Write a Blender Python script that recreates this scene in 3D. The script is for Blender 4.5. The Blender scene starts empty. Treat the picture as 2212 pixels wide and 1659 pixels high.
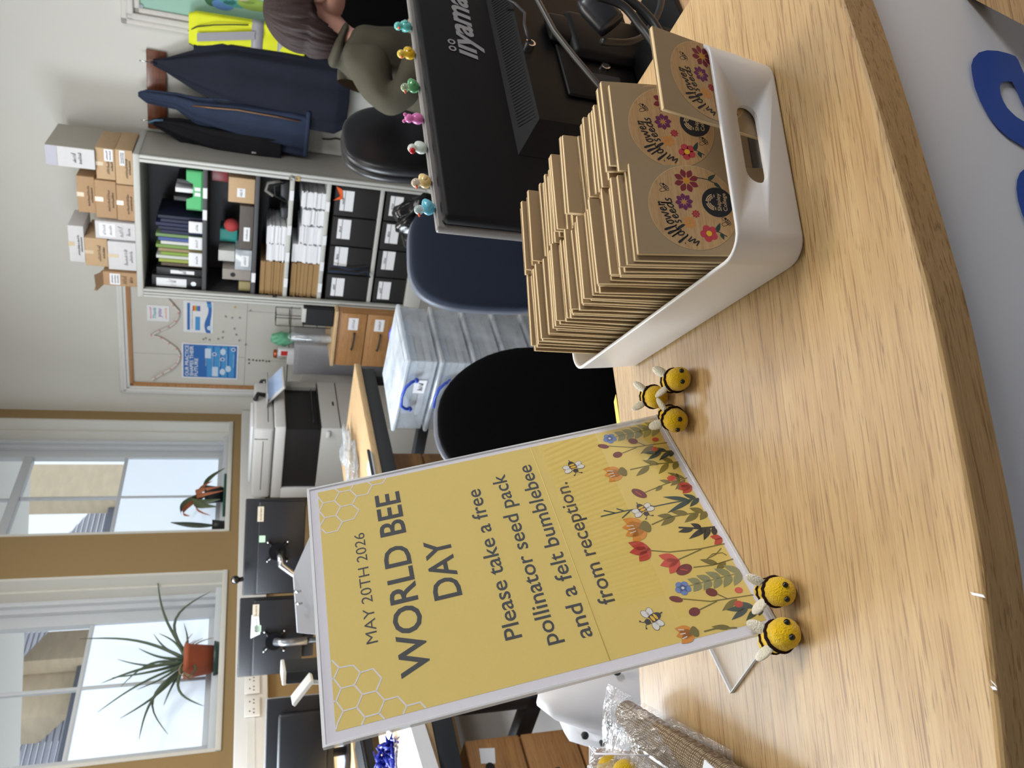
import bpy, bmesh, math, random
from mathutils import Vector, Matrix, Euler
random.seed(7)
PI = math.pi
SC = bpy.context.scene
COL = SC.collection

# ------------------------------------------------------------------ camera, world, lights, exposure
FPX = 1690.0                       # focal length in pixels of the 2212 x 1659 frame
EYE = 1.30
_g = Vector((-180 / FPX, 4772 / FPX, 1.0)).normalized()      # gravity seen in the (upright) camera
_f = (Vector((0, 0, 1)) - _g * _g.z).normalized()
_r = _f.cross(-_g)
CAMR = Matrix((_r, _f, -_g))       # upright camera axes (x right, y down, z forward) -> world
CAMC = Vector((0, 0, EYE))
cam = bpy.data.cameras.new('camera'); camo = bpy.data.objects.new('camera', cam); COL.objects.link(camo)
cam.sensor_width = 36.0; cam.lens = 36.0 * FPX / 2212.0
cam.clip_start = 0.02; cam.clip_end = 200
cx = CAMR @ Vector((0, 1, 0)); cy = CAMR @ Vector((1, 0, 0)); cz = -(CAMR @ Vector((0, 0, 1)))   # the photo lies on its side
camo.matrix_world = Matrix(((cx.x, cy.x, cz.x, 0), (cx.y, cy.y, cz.y, 0), (cx.z, cy.z, cz.z, EYE), (0, 0, 0, 1)))
cam.dof.use_dof = True; cam.dof.focus_distance = 0.62; cam.dof.aperture_fstop = 18
SC.camera = camo

SC.view_settings.view_transform = 'Standard'; SC.view_settings.look = 'None'
SC.view_settings.gamma = 1.0; SC.view_settings.use_curve_mapping = False
SC.view_settings.exposure = 0.0
world = bpy.data.worlds.new('world'); SC.world = world; world.use_nodes = True
_bg = world.node_tree.nodes['Background']; _bg.inputs[0].default_value = (0.80, 0.90, 1.0, 1); _bg.inputs[1].default_value = 1.3

def area_light(name, loc, target, sx, sy, power, color):
    l = bpy.data.lights.new(name, 'AREA'); l.shape = 'RECTANGLE'; l.size = sx; l.size_y = sy; l.energy = power; l.color = color
    o = bpy.data.objects.new(name, l); COL.objects.link(o); o.location = loc
    o.rotation_euler = (Vector(target) - Vector(loc)).to_track_quat('-Z', 'Y').to_euler()
    return o
WARM = (1.0, 0.93, 0.84); DAY = (0.82, 0.91, 1.0)
area_light('ceiling_lamp_reception', (0.30, 1.35, 3.12), (0.15, 0.9, 0), 1.2, 0.6, 26, WARM)
area_light('ceiling_lamp_hall', (2.6, 0.2, 3.12), (0.6, 0.4, 0.8), 1.2, 0.6, 84, (0.97, 0.98, 1))  # added fill that brightens the poster from the right, no known lamp
area_light('ceiling_lamp_office', (0.1, 3.9, 3.12), (0.0, 4.2, 0.3), 1.2, 0.6, 42, (0.97, 0.99, 1))
area_light('ceiling_lamp_cabinet', (2.2, 3.2, 3.12), (1.8, 4.0, 0.6), 1.2, 0.6, 15, (1, 0.99, 0.97))
# added daylight fill outside the frame to the left; no window stands behind it
area_light('window_daylight', (-2.30, 3.40, 2.10), (0.5, 1.6, 0.8), 1.3, 1.6, 185, DAY)

# ------------------------------------------------------------------ where pixels of the photo are in the room
def ray(px, py):
    return CAMR @ Vector(((829.5 - py) / FPX, (px - 1106.0) / FPX, 1.0))
def at(px, py, Y):                   # point of that pixel at distance Y in front of the camera
    d = ray(px, py); return CAMC + d * (Y / d.y)
def on_z(px, py, z):
    d = ray(px, py); return CAMC + d * ((z - EYE) / d.z)
def on_plane(px, py, p, n):
    d = ray(px, py); return CAMC + d * ((Vector(p) - CAMC).dot(n) / d.dot(n))

# ------------------------------------------------------------------ materials
def lin(c):
    c = c / 255.0
    return c / 12.92 if c <= 0.04045 else ((c + 0.055) / 1.055) ** 2.4
def rgb(r, g, b): return (lin(r), lin(g), lin(b), 1.0)
MATS = {}
def mat(name, col, rough=0.6, metal=0.0, spec=0.5, var=0.06, scale=30.0, bump=0.0, bscale=200.0, coat=0.0, emit=None, estr=0.0, sheen=0.0, stretch=None):
    """procedural principled material: base colour varied by noise, optional bump"""
    if name in MATS: return MATS[name]
    m = bpy.data.materials.new(name); m.use_nodes = True
    nt = m.node_tree; b = nt.nodes['Principled BSDF']; N = nt.nodes.new; L = nt.links.new
    tc = N('ShaderNodeTexCoord'); vec = tc.outputs['Object']
    if stretch:
        mp = N('ShaderNodeMapping'); mp.inputs['Scale'].default_value = stretch; L(vec, mp.inputs[0]); vec = mp.outputs[0]
    no = N('ShaderNodeTexNoise'); no.inputs['Scale'].default_value = scale; no.inputs['Detail'].default_value = 4; L(vec, no.inputs['Vector'])
    mx = N('ShaderNodeMix'); mx.data_type = 'RGBA'
    lo = tuple(c * (1 - var) for c in col[:3]) + (1,); hi = tuple(min(1, c * (1 + var)) for c in col[:3]) + (1,)
    mx.inputs[6].default_value = lo; mx.inputs[7].default_value = hi
    L(no.outputs['Fac'], mx.inputs[0]); L(mx.outputs[2], b.inputs['Base Color'])
    b.inputs['Roughness'].default_value = rough; b.inputs['Metallic'].default_value = metal
    b.inputs['Specular IOR Level'].default_value = spec; b.inputs['Coat Weight'].default_value = coat
    b.inputs['Coat Roughness'].default_value = 0.08
    if sheen: b.inputs['Sheen Weight'].default_value = sheen
    if emit: b.inputs['Emission Color'].default_value = emit; b.inputs['Emission Strength'].default_value = estr
    if bump:
        n2 = N('ShaderNodeTexNoise'); n2.inputs['Scale'].default_value = bscale; n2.inputs['Detail'].default_value = 3; L(vec if stretch else tc.outputs['Object'], n2.inputs['Vector'])
        bp = N('ShaderNodeBump'); bp.inputs['Strength'].default_value = bump; bp.inputs['Distance'].default_value = 0.002
        L(n2.outputs['Fac'], bp.inputs['Height']); L(bp.outputs[0], b.inputs['Normal'])
    MATS[name] = m; return m

def wood(name, light, mid, dark, angle=0.0, scale=1.0, rough=0.42, axis='X', coat=0.15):
    """oak veneer: long wavy grain, fibre streaks and short dark pores along one axis"""
    if name in MATS: return MATS[name]
    m = bpy.data.materials.new(name); m.use_nodes = True
    nt = m.node_tree; b = nt.nodes['Principled BSDF']; N = nt.nodes.new; L = nt.links.new
    tc = N('ShaderNodeTexCoord')
    rot = N('ShaderNodeMapping'); rot.inputs['Rotation'].default_value = (0, 0, -angle); L(tc.outputs['Object'], rot.inputs[0])
    def streak(sx, sy, sc, det=3, dist=0.0):
        mp = N('ShaderNodeMapping')
        s = {'X': (sx, sy, sy), 'Y': (sy, sx, sy), 'Z': (sy, sy, sx)}[axis]
        mp.inputs['Scale'].default_value = tuple(k * scale for k in s); L(rot.outputs[0], mp.inputs[0])
        n = N('ShaderNodeTexNoise'); n.inputs['Scale'].default_value = sc; n.inputs['Detail'].default_value = det; n.inputs['Distortion'].default_value = dist
        L(mp.outputs[0], n.inputs['Vector']); return n.outputs['Fac']
    def ramp(fac, a, ca, b_, cb):
        r = N('ShaderNodeValToRGB'); r.color_ramp.elements[0].position = a; r.color_ramp.elements[0].color = ca
        r.color_ramp.elements[1].position = b_; r.color_ramp.elements[1].color = cb; L(fac, r.inputs[0]); return r.outputs[0]
    broad = streak(0.9, 30, 3.0, 4, 0.4); fine = streak(5, 300, 3.0, 4, 0.3); pore = streak(22, 560, 2.0, 2, 0.2); lines = streak(7, 270, 2.6, 2, 0.3)
    base = ramp(broad, 0.32, mid, 0.66, light)
    def mul(a, bcol):
        x = N('ShaderNodeMix'); x.data_type = 'RGBA'; x.blend_type = 'MULTIPLY'; x.inputs[0].default_value = 1.0
        L(a, x.inputs[6]); L(bcol, x.inputs[7]); return x.outputs[2]
    c1 = mul(base, ramp(fine, 0.35, (0.90, 0.88, 0.86, 1), 0.62, (1.04, 1.04, 1.04, 1)))
    c2 = mul(c1, ramp(lines, 0.36, (0.66, 0.58, 0.50, 1), 0.415, (1, 1, 1, 1)))
    mx = N('ShaderNodeMix'); mx.data_type = 'RGBA'
    L(ramp(pore, 0.30, (0.75, 0.75, 0.75, 1), 0.385, (0, 0, 0, 1)), mx.inputs[0]); L(c2, mx.inputs[6]); mx.inputs[7].default_value = dark
    L(mx.outputs[2], b.inputs['Base Color'])
    b.inputs['Roughness'].default_value = rough; b.inputs['Coat Weight'].default_value = coat; b.inputs['Coat Roughness'].default_value = 0.35
    bp = N('ShaderNodeBump'); bp.inputs['Strength'].default_value = 0.08; bp.inputs['Distance'].default_value = 0.001
    L(fine, bp.inputs['Height']); L(bp.outputs[0], b.inputs['Normal'])
    MATS[name] = m; return m

def clear(name, tint=(1, 1, 1, 1), gloss=0.12, rough=0.04, milky=0.0, milk=(0.8, 0.85, 0.9, 1), wrinkle=0.0):
    """thin clear plastic or glass: see-through with a sheen, optionally milky"""
    if name in MATS: return MATS[name]
    m = bpy.data.materials.new(name); m.use_nodes = True
    nt = m.node_tree; N = nt.nodes.new; L = nt.links.new; nt.nodes.remove(nt.nodes['Principled BSDF']); out = nt.nodes['Material Output']
    tr = N('ShaderNodeBsdfTransparent'); tr.inputs[0].default_value = tint
    gl = N('ShaderNodeBsdfGlossy'); gl.inputs['Roughness'].default_value = rough
    lw = N('ShaderNodeLayerWeight'); lw.inputs[0].default_value = 0.25
    mr = N('ShaderNodeMath'); mr.operation = 'MULTIPLY_ADD'; mr.inputs[1].default_value = 0.5; mr.inputs[2].default_value = gloss; L(lw.outputs['Facing'], mr.inputs[0])
    ms = N('ShaderNodeMixShader'); L(mr.outputs[0], ms.inputs[0]); L(tr.outputs[0], ms.inputs[1]); L(gl.outputs[0], ms.inputs[2])
    last = ms.outputs[0]
    if wrinkle:
        tc = N('ShaderNodeTexCoord'); no = N('ShaderNodeTexNoise'); no.inputs['Scale'].default_value = wrinkle; no.inputs['Detail'].default_value = 5; no.inputs['Distortion'].default_value = 1.5
        L(tc.outputs['Object'], no.inputs['Vector']); bp = N('ShaderNodeBump'); bp.inputs['Strength'].default_value = 1.0; bp.inputs['Distance'].default_value = 0.01
        L(no.outputs['Fac'], bp.inputs['Height']); L(bp.outputs[0], gl.inputs['Normal'])
    if milky:
        df = N('ShaderNodeBsdfDiffuse'); df.inputs[0].default_value = milk
        tc2 = N('ShaderNodeTexCoord'); no2 = N('ShaderNodeTexNoise'); no2.inputs['Scale'].default_value = 9; L(tc2.outputs['Object'], no2.inputs['Vector'])
        mm = N('ShaderNodeMath'); mm.operation = 'MULTIPLY'; mm.inputs[1].default_value = milky * 2; L(no2.outputs['Fac'], mm.inputs[0])
        m2 = N('ShaderNodeMixShader'); L(mm.outputs[0], m2.inputs[0]); L(last, m2.inputs[1]); L(df.outputs[0], m2.inputs[2]); last = m2.outputs[0]
    L(last, out.inputs[0]); MATS[name] = m; return m

# ------------------------------------------------------------------ mesh builder
_TXT = {}
def text_data(s, bold=0.0):
    k = (s, bold)
    if k not in _TXT:
        c = bpy.data.curves.new('t', 'FONT'); c.body = s; c.size = 1.0; c.offset = bold; c.resolution_u = 3
        o = bpy.data.objects.new('t', c); COL.objects.link(o)
        dg = bpy.context.evaluated_depsgraph_get(); me = o.evaluated_get(dg).to_mesh()
        vs = [(v.co.x, v.co.y) for v in me.vertices]; fs = [tuple(p.vertices) for p in me.polygons]
        o.evaluated_get(dg).to_mesh_clear(); bpy.data.objects.remove(o); bpy.data.curves.remove(c)
        _TXT[k] = (vs, fs)
    return _TXT[k]

class MB:
    def __init__(s, M=None):
        s.v = []; s.f = []; s.mi = []; s.sm = []; s.mats = []; s.M = M or Matrix.Identity(4)
    def add(s, vs, fs, m, smooth=False, M=None):
        if m not in s.mats: s.mats.append(m)
        k = s.mats.index(m); n = len(s.v); T = s.M @ M if M is not None else s.M
        s.v += [T @ Vector(p) for p in vs]
        s.f += [tuple(i + n for i in f) for f in fs]; s.mi += [k] * len(fs); s.sm += [smooth] * len(fs)
        return s
    def box(s, lo, hi, m, bev=0.0, M=None, seg=2):
        lo = Vector(lo); hi = Vector(hi)
        if bev <= 0:
            vs = [(x, y, z) for x in (lo.x, hi.x) for y in (lo.y, hi.y) for z in (lo.z, hi.z)]
            return s.add(vs, [(0, 1, 3, 2), (4, 6, 7, 5), (0, 4, 5, 1), (2, 3, 7, 6), (0, 2, 6, 4), (1, 5, 7, 3)], m, False, M)
        bm = bmesh.new(); bmesh.ops.create_cube(bm, size=1.0)
        c = (lo + hi) / 2; d = hi - lo
        for v in bm.verts: v.co = Vector((v.co.x * d.x, v.co.y * d.y, v.co.z * d.z)) + c
        bmesh.ops.bevel(bm, geom=list(bm.edges), offset=min(bev, min(d) * 0.49), segments=seg, profile=0.5, affect='EDGES')
        return s.bm(bm, m, True, M)
    def bm(s, bm, m, smooth=True, M=None):
        bm.verts.index_update()
        s.add([v.co.copy() for v in bm.verts], [tuple(v.index for v in f.verts) for f in bm.faces], m, smooth, M); bm.free(); return s
    def tube(s, pts, r, m, n=8, M=None, cap=True):
        pts = [Vector(p) for p in pts]; R = r if isinstance(r, (list, tuple)) else [r] * len(pts)
        vs = []; fs = []; up = Vector((0.13, 0.21, 0.97)); last = None
        for i, p in enumerate(pts):
            t = (pts[min(i + 1, len(pts) - 1)] - pts[max(i - 1, 0)]).normalized()
            a = (last - t * last.dot(t)) if last is not None else t.cross(up)
            if a.length < 1e-6: a = t.orthogonal()
            a.normalize(); b = t.cross(a); last = a
            vs += [p + (a * math.cos(2 * PI * k / n) + b * math.sin(2 * PI * k / n)) * R[i] for k in range(n)]
        for i in range(len(pts) - 1):
            for k in range(n): fs.append((i * n + k, i * n + (k + 1) % n, (i + 1) * n + (k + 1) % n, (i + 1) * n + k))
        if cap: fs.append(tuple(reversed(range(n)))); fs.append(tuple((len(pts) - 1) * n + k for k in range(n)))
        return s.add(vs, fs, m, True, M)
    def cyl(s, p0, p1, r0, m, r1=None, n=20, M=None):
        p0 = Vector(p0); p1 = Vector(p1); r1 = r0 if r1 is None else r1
        t = (p1 - p0).normalized(); a = t.orthogonal().normalized(); b = t.cross(a); vs = []
        for p, r in ((p0, r0), (p1, r1)): vs += [p + (a * math.cos(2 * PI * k / n) + b * math.sin(2 * PI * k / n)) * r for k in range(n)]
        s.add(vs, [(k, (k + 1) % n, n + (k + 1) % n, n + k) for k in range(n)], m, True, M)
        return s.add(vs, [tuple(reversed(range(n))), tuple(range(n, 2 * n))], m, False, M)
    def lathe(s, prof, m, n=24, M=None, smooth=True):
        vs = []; fs = []
        for r, z in prof: vs += [(r * math.cos(2 * PI * k / n), r * math.sin(2 * PI * k / n), z) for k in range(n)]
        for i in range(len(prof) - 1):
            for k in range(n): fs.append((i * n + k, i * n + (k + 1) % n, (i + 1) * n + (k + 1) % n, (i + 1) * n + k))
        return s.add(vs, fs, m, smooth, M)
    def ball(s, c, r, m, nu=20, nv=12, M=None, fn=None):
        r = r if isinstance(r, (tuple, list)) else (r, r, r); vs = []; fs = []
        for i in range(nv + 1):
            th = PI * i / nv
            for k in range(nu):
                ph = 2 * PI * k / nu; d = Vector((math.sin(th) * math.cos(ph), math.sin(th) * math.sin(ph), math.cos(th)))
                q = Vector((d.x * r[0], d.y * r[1], d.z * r[2]))
                if fn: q = fn(d, q)
                vs.append(Vector(c) + q)
        for i in range(nv):
            for k in range(nu): fs.append((i * nu + k, (i + 1) * nu + k, (i + 1) * nu + (k + 1) % nu, i * nu + (k + 1) % nu))
        return s.add(vs, fs, m, True, M)
    def poly(s, pts, m, M=None): return s.add(pts, [tuple(range(len(pts)))], m, False, M)
    def prism(s, pts, z0, z1, m, M=None, smooth_side=False):
        n = len(pts); vs = [(p[0], p[1], z0) for p in pts] + [(p[0], p[1], z1) for p in pts]
        s.add(vs, [tuple(reversed(range(n))), tuple(range(n, 2 * n))], m, False, M)
        return s.add(vs, [(k, (k + 1) % n, n + (k + 1) % n, n + k) for k in range(n)], m, smooth_side, M)
    def loft(s, rings, m, M=None, cap=True, closed=True):
        n = len(rings[0]); vs = [p for r in rings for p in r]; fs = []
        for i in range(len(rings) - 1):
            for k in range(n if closed else n - 1): fs.append((i * n + k, i * n + (k + 1) % n, (i + 1) * n + (k + 1) % n, (i + 1) * n + k))
        if cap and closed: fs.append(tuple(reversed(range(n)))); fs.append(tuple((len(rings) - 1) * n + k for k in range(n)))
        return s.add(vs, fs, m, True, M)
    # flat printing in the x-y plane of M, lifted by z
    def text(s, t, m, x0, x1, y0, cap, M=None, z=0.0, bold=0.0, shear=0.0, capref='H'):
        vs, fs = text_data(t, bold); rv, _ = text_data(capref, bold)
        ax = min(v[0] for v in vs); bx = max(v[0] for v in vs); ch = max(v[1] for v in rv) - min(0, min(v[1] for v in rv)); k = cap / max(v[1] for v in rv)
        sx = (x1 - x0) / (bx - ax)
        return s.add([(x0 + (v[0] - ax) * sx + v[1] * k * shear, y0 + v[1] * k, z) for v in vs], fs, m, False, M)
    def stroke(s, pts, w, m, M=None, z=0.0):
        pts = [Vector((p[0], p[1])) for p in pts]; vs = []; fs = []
        for i, p in enumerate(pts):
            t = pts[min(i + 1, len(pts) - 1)] - pts[max(i - 1, 0)]
            t = t.normalized() if t.length > 1e-9 else Vector((1, 0)); q = Vector((-t.y, t.x)) * w / 2
            vs += [(p.x + q.x, p.y + q.y, z), (p.x - q.x, p.y - q.y, z)]
        fs = [(2 * i, 2 * i + 1, 2 * i + 3, 2 * i + 2) for i in range(len(pts) - 1)]
        return s.add(vs, fs, m, False, M)
    def disc(s, c, rx, m, ry=None, ang=0.0, n=24, M=None, z=0.0):
        ry = rx if ry is None else ry; ca, sa = math.cos(ang), math.sin(ang); pts = []
        for k in range(n):
            a = 2 * PI * k / n; x, y = rx * math.cos(a), ry * math.sin(a); pts.append((c[0] + x * ca - y * sa, c[1] + x * sa + y * ca, z))
        return s.add(pts, [tuple(range(n))], m, False, M)
    def leaf(s, base, tip, w, m, M=None, z=0.0, fat=0.6):
        b = Vector(base); t = Vector(tip); d = t - b; q = Vector((-d.y, d.x)).normalized() * w / 2; L_ = []; R_ = []
        for i in range(9):
            u = i / 8; k = math.sin(PI * min(1, u ** fat)) if 0 < u < 1 else 0
            p = b + d * u; L_.append((p.x + q.x * k, p.y + q.y * k, z)); R_.append((p.x - q.x * k, p.y - q.y * k, z))
        pts = L_ + R_[-2:0:-1]
        return s.add(pts, [tuple(range(len(pts)))], m, False, M)
    def build(s, name, parent=None, label=None, mods=None):
        me = bpy.data.meshes.new(name); me.from_pydata([tuple(v) for v in s.v], [], s.f)
        for m in s.mats: me.materials.append(m)
        me.polygons.foreach_set('material_index', s.mi); me.polygons.foreach_set('use_smooth', s.sm); me.update()
        o = bpy.data.objects.new(name, me); COL.objects.link(o)
        if parent is not None: o.parent = parent
        if label: o['label'] = label
        return o

def thing(name, label, cat, loc=(0, 0, 0), rotz=0.0, group=None, rot=None):
    o = bpy.data.objects.new(name, None); COL.objects.link(o); o.location = loc
    o.rotation_euler = rot if rot is not None else (0, 0, rotz); o.empty_display_size = 0.05
    o['label'] = label; o['category'] = cat
    if group: o['group'] = group
    return o
def tag(o, label, cat, group=None):
    o['label'] = label; o['category'] = cat
    if group: o['group'] = group
    return o
def struct(o): o['kind'] = 'structure'; return o
def place(o, loc, rotz=0.0): o.location = loc; o.rotation_euler = (0, 0, rotz); return o
def copy_thing(o, label=None, parent=None):
    kids = [c for c in o.children]
    c = o.copy(); COL.objects.link(c)
    if parent is not None: c.parent = parent
    if label: c['label'] = label
    for k in kids: copy_thing(k, None, c)
    return c
def frame(o, ax, ay, az):
    """matrix with origin o and given axes"""
    return Matrix(((ax[0], ay[0], az[0], o[0]), (ax[1], ay[1], az[1], o[1]), (ax[2], ay[2], az[2], o[2]), (0, 0, 0, 1)))
def scribble(mb, m, x0, x1, y0, h, M, z, seed, w=0.004):
    """a line of quick illegible pen scrawl"""
    r = random.Random(seed); n = int((x1 - x0) / (h * 0.45)) + 3; pts = []
    for i in range(n * 2):
        u = i / (n * 2 - 1); pts.append((x0 + (x1 - x0) * u + r.uniform(-.2, .2) * h * .3, y0 + (h if i % 2 else 0) * r.uniform(.35, 1.0)))
    mb.stroke(pts, w, m, M, z)

# ------------------------------------------------------------------ colours used all over
M_cream = mat('cream_wall_paint', rgb(210, 208, 200), 0.85, var=0.02, scale=4, bump=0.06, bscale=300)
M_ochre = mat('ochre_wall_paint', rgb(152, 126, 84), 0.8, var=0.03, scale=5, bump=0.06, bscale=300)
M_white = mat('white_gloss_paint', rgb(222, 221, 217), 0.4, var=0.02)
M_ceil = mat('ceiling_paint', rgb(225, 222, 214), 0.9, var=0.02)
M_carpet = mat('grey_carpet', rgb(128, 124, 120), 0.95, var=0.25, scale=220, bump=0.5, bscale=900)
M_steel = mat('grey_powder_steel', rgb(190, 190, 184), 0.45, var=0.02)
M_steel2 = mat('warm_grey_steel', rgb(158, 154, 145), 0.5, var=0.02)
M_black = mat('black_plastic', rgb(20, 20, 22), 0.45, var=0.2, scale=200)
M_blackfab = mat('black_fabric', rgb(9, 9, 10), 0.95, spec=0.08, var=0.5, scale=900, bump=0.2, bscale=1500)
M_dark = mat('charcoal_metal', rgb(44, 46, 50), 0.45, var=0.05)
M_paper = mat('white_paper', rgb(232, 232, 234), 0.75, var=0.02)
M_card = mat('brown_cardboard', rgb(176, 143, 108), 0.85, var=0.06, scale=40)
M_card2 = mat('pale_cardboard', rgb(190, 160, 124), 0.85, var=0.06, scale=40)
M_ink = mat('black_ink', rgb(30, 30, 32), 0.7, var=0.05)
M_chrome = mat('chrome', rgb(205, 207, 210), 0.15, metal=1.0, var=0.02)
M_tape = mat('shiny_tape', rgb(206, 184, 150), 0.2, var=0.05)
W_beech = wood('beech_veneer', rgb(216, 184, 140), rgb(206, 172, 126), rgb(176, 138, 96), 0.0, 0.8, 0.5, 'X', 0.05)
W_pine = wood('pine_frame', rgb(190, 140, 88), rgb(172, 120, 70), rgb(130, 84, 46), 0.0, 1.0, 0.5, 'X', 0.05)
W_mahog = wood('brown_varnished_wood', rgb(120, 66, 36), rgb(96, 50, 26), rgb(60, 28, 14), 0.0, 1.0, 0.3, 'X', 0.3)
W_ped = wood('beech_drawer', rgb(178, 132, 82), rgb(160, 114, 68), rgb(126, 84, 48), 0.0, 0.8, 0.5, 'X', 0.05)
clear_pane = clear('window_glass', gloss=0.02)
clear_plastic = clear('clear_plastic', gloss=0.07, rough=0.08)

# ------------------------------------------------------------------ room shell
AL = math.radians(33.0)
T = Vector((math.cos(AL), -math.sin(AL), 0)); D = Vector((math.sin(AL), math.cos(AL), 0)); CO = Vector((-0.342, 7.019, 0)); ZV = Vector((0, 0, 1))
RB = -AL; RW = PI / 2 - AL         # heading of the back wall (x along it, y into it) and of the window wall
def bw(s, out, z): return CO + T * s - D * out + ZV * z       # s metres right of the corner, out metres off the back wall
def ww(s, out, z): return CO - D * s + T * out + ZV * z       # s metres left of the corner, out metres off the window wall
HT = 3.2
fl = MB(); fl.box((-5, -2.5, -0.1), (6, 9, 0), M_carpet); struct(fl.build('floor'))
ce = MB(); ce.box((-5, -2.5, HT), (6, 9, HT + 0.1), M_ceil); struct(ce.build('ceiling'))
w = MB(); w.box((-0.4, 0, 0), (5.5, 0.2, HT), M_cream); place(struct(w.build('wall_back')), CO, RB)
w = MB(); w.box((3.9, -2.5, 0), (4.1, 5.2, HT), mat('hall_wall_paint', rgb(150, 152, 158), .9, var=.02)); struct(w.build('wall_right'))
w = MB(); w.box((-5, -2.6, 0), (4.1, -2.4, HT), MATS['hall_wall_paint']); struct(w.build('wall_rear'))
WZ0, WZ1 = 1.32, 3.1
w = MB()
for a, b in ((-9, -3.08), (-1.78, -1.41), (-0.12, 0)): w.box((a, 0, 0), (b, 0.35, HT), M_ochre)
for a, b in ((-3.08, -1.78), (-1.41, -0.12)):
    w.box((a, 0, 0), (b, 0.35, WZ0), M_ochre); w.box((a, 0, WZ1), (b, 0.35, HT), M_ochre)
place(struct(w.build('wall_left')), CO, RW)

M_reveal = mat('white_reveal_paint', rgb(214, 212, 203), 0.5, var=0.02)
M_sash = mat('white_sash_paint', rgb(205, 209, 213), 0.45, var=0.02)
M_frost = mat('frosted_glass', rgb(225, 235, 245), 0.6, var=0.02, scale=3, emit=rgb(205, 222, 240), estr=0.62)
def window(n, x0, x1):
    o = bpy.data.objects.new('window_%d' % n, None); COL.objects.link(o); struct(o); o.location = CO; o.rotation_euler = (0, 0, RW)
    r = MB()                                           # side linings, head
    for a, b in ((x0, x0 + .02), (x1 - .02, x1)): r.box((a, -.004, WZ0), (b, .2, WZ1), M_reveal)
    for a, b in ((x0 + .02, x0 + .035), (x1 - .035, x1 - .02)): r.box((a, .09, WZ0), (b, .2, WZ1), M_reveal)
    r.box((x0, 0, WZ1 - .02), (x1, .2, WZ1), M_reveal); r.build('reveal', o)
    s = MB(); s.box((x0 + .001, -.012, WZ0 - .02), (x1 - .001, .22, WZ0 + .012), M_reveal, .004); s.box((x0 + .02, .12, WZ0 + .012), (x1 - .02, .2, WZ0 + .05), M_sash, .004)
    s.build('sill', o)
    f = MB(); a, b = x0 + .02, x1 - .02                # box frame, sashes, glazing bars
    for k, wd, y0, y1 in ((0, .045, .17, .30), (.045, .04, .195, .30), (.085, .085, .225, .27)):
        f.box((a + k, y0, WZ0 + .012), (a + k + wd, y1, WZ1), M_sash, .003); f.box((b - k - wd, y0, WZ0 + .012), (b - k, y1, WZ1), M_sash, .003)
    a += .17; b -= .17; m = (a + b) / 2
    f.box((a, .225, WZ0 + .012), (b, .27, WZ0 + .085), M_sash, .003)
    f.box((a, .215, 2.735), (b, .285, 2.795), M_sash, .004); f.box((a, .235, 2.078), (b, .262, 2.103), M_sash, .003)
    f.box((m - .011, .237, WZ0 + .08), (m + .011, .26, 2.735), M_sash, .003); f.box((m - .011, .247, 2.79), (m + .011, .27, WZ1), M_sash, .003)
    f.build('sash_frame', o)
    g = MB()
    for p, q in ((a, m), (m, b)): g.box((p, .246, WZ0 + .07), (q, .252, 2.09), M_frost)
    g.build('frosted_pane', o)
    g = MB()
    for p, q in ((a, m), (m, b)): g.poly([(p, .25, 2.09), (q, .25, 2.09), (q, .25, 2.74), (p, .25, 2.74)], clear_pane); g.poly([(p, .258, 2.79), (q, .258, 2.79), (q, .258, WZ1), (p, .258, WZ1)], clear_pane)
    g.build('clear_pane', o)
window(1, -3.08, -1.78); window(2, -1.41, -0.12)

# trunking with sockets along the window wall
tr = thing('cable_trunking', 'white plastic cable trunking running along the ochre window wall', 'trunking', CO, RW)
m_ = MB(); m_.box((-4.5, -.055, 1.06), (-0.02, -.001, 1.238), M_white, .006); m_.build('channel', tr)
m_ = MB(); m_.box((-4.5, -.058, 1.13), (-0.02, -.053, 1.17), M_white); m_.build('cover_strip', tr)
M_sock = mat('socket_plastic', rgb(232, 230, 224), 0.3, var=0.01)
for s_, lab in ((2.73, 'white double socket on the trunking with a cable plugged in, nearer the tall monitor pair'), (2.875, 'white socket plate on the trunking beside the edge of the dark monitor')):
    so_ = thing('wall_socket', lab, 'socket', ww(s_, .061, 1.145), RW)
    m_ = MB(); m_.box((-.062, -.01, -.042), (.062, 0, .042), M_sock, .004); m_.build('socket_plate', so_)
    m_ = MB()
    for q in (-.03, .03):
        for a, b in ((0, .014), (-.011, -.008), (.011, -.008)): m_.box((q + a - .003, -.0115, b - .004), (q + a + .003, -.0095, b + .004), M_ink)
    m_.build('pin_holes', so_)

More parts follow.
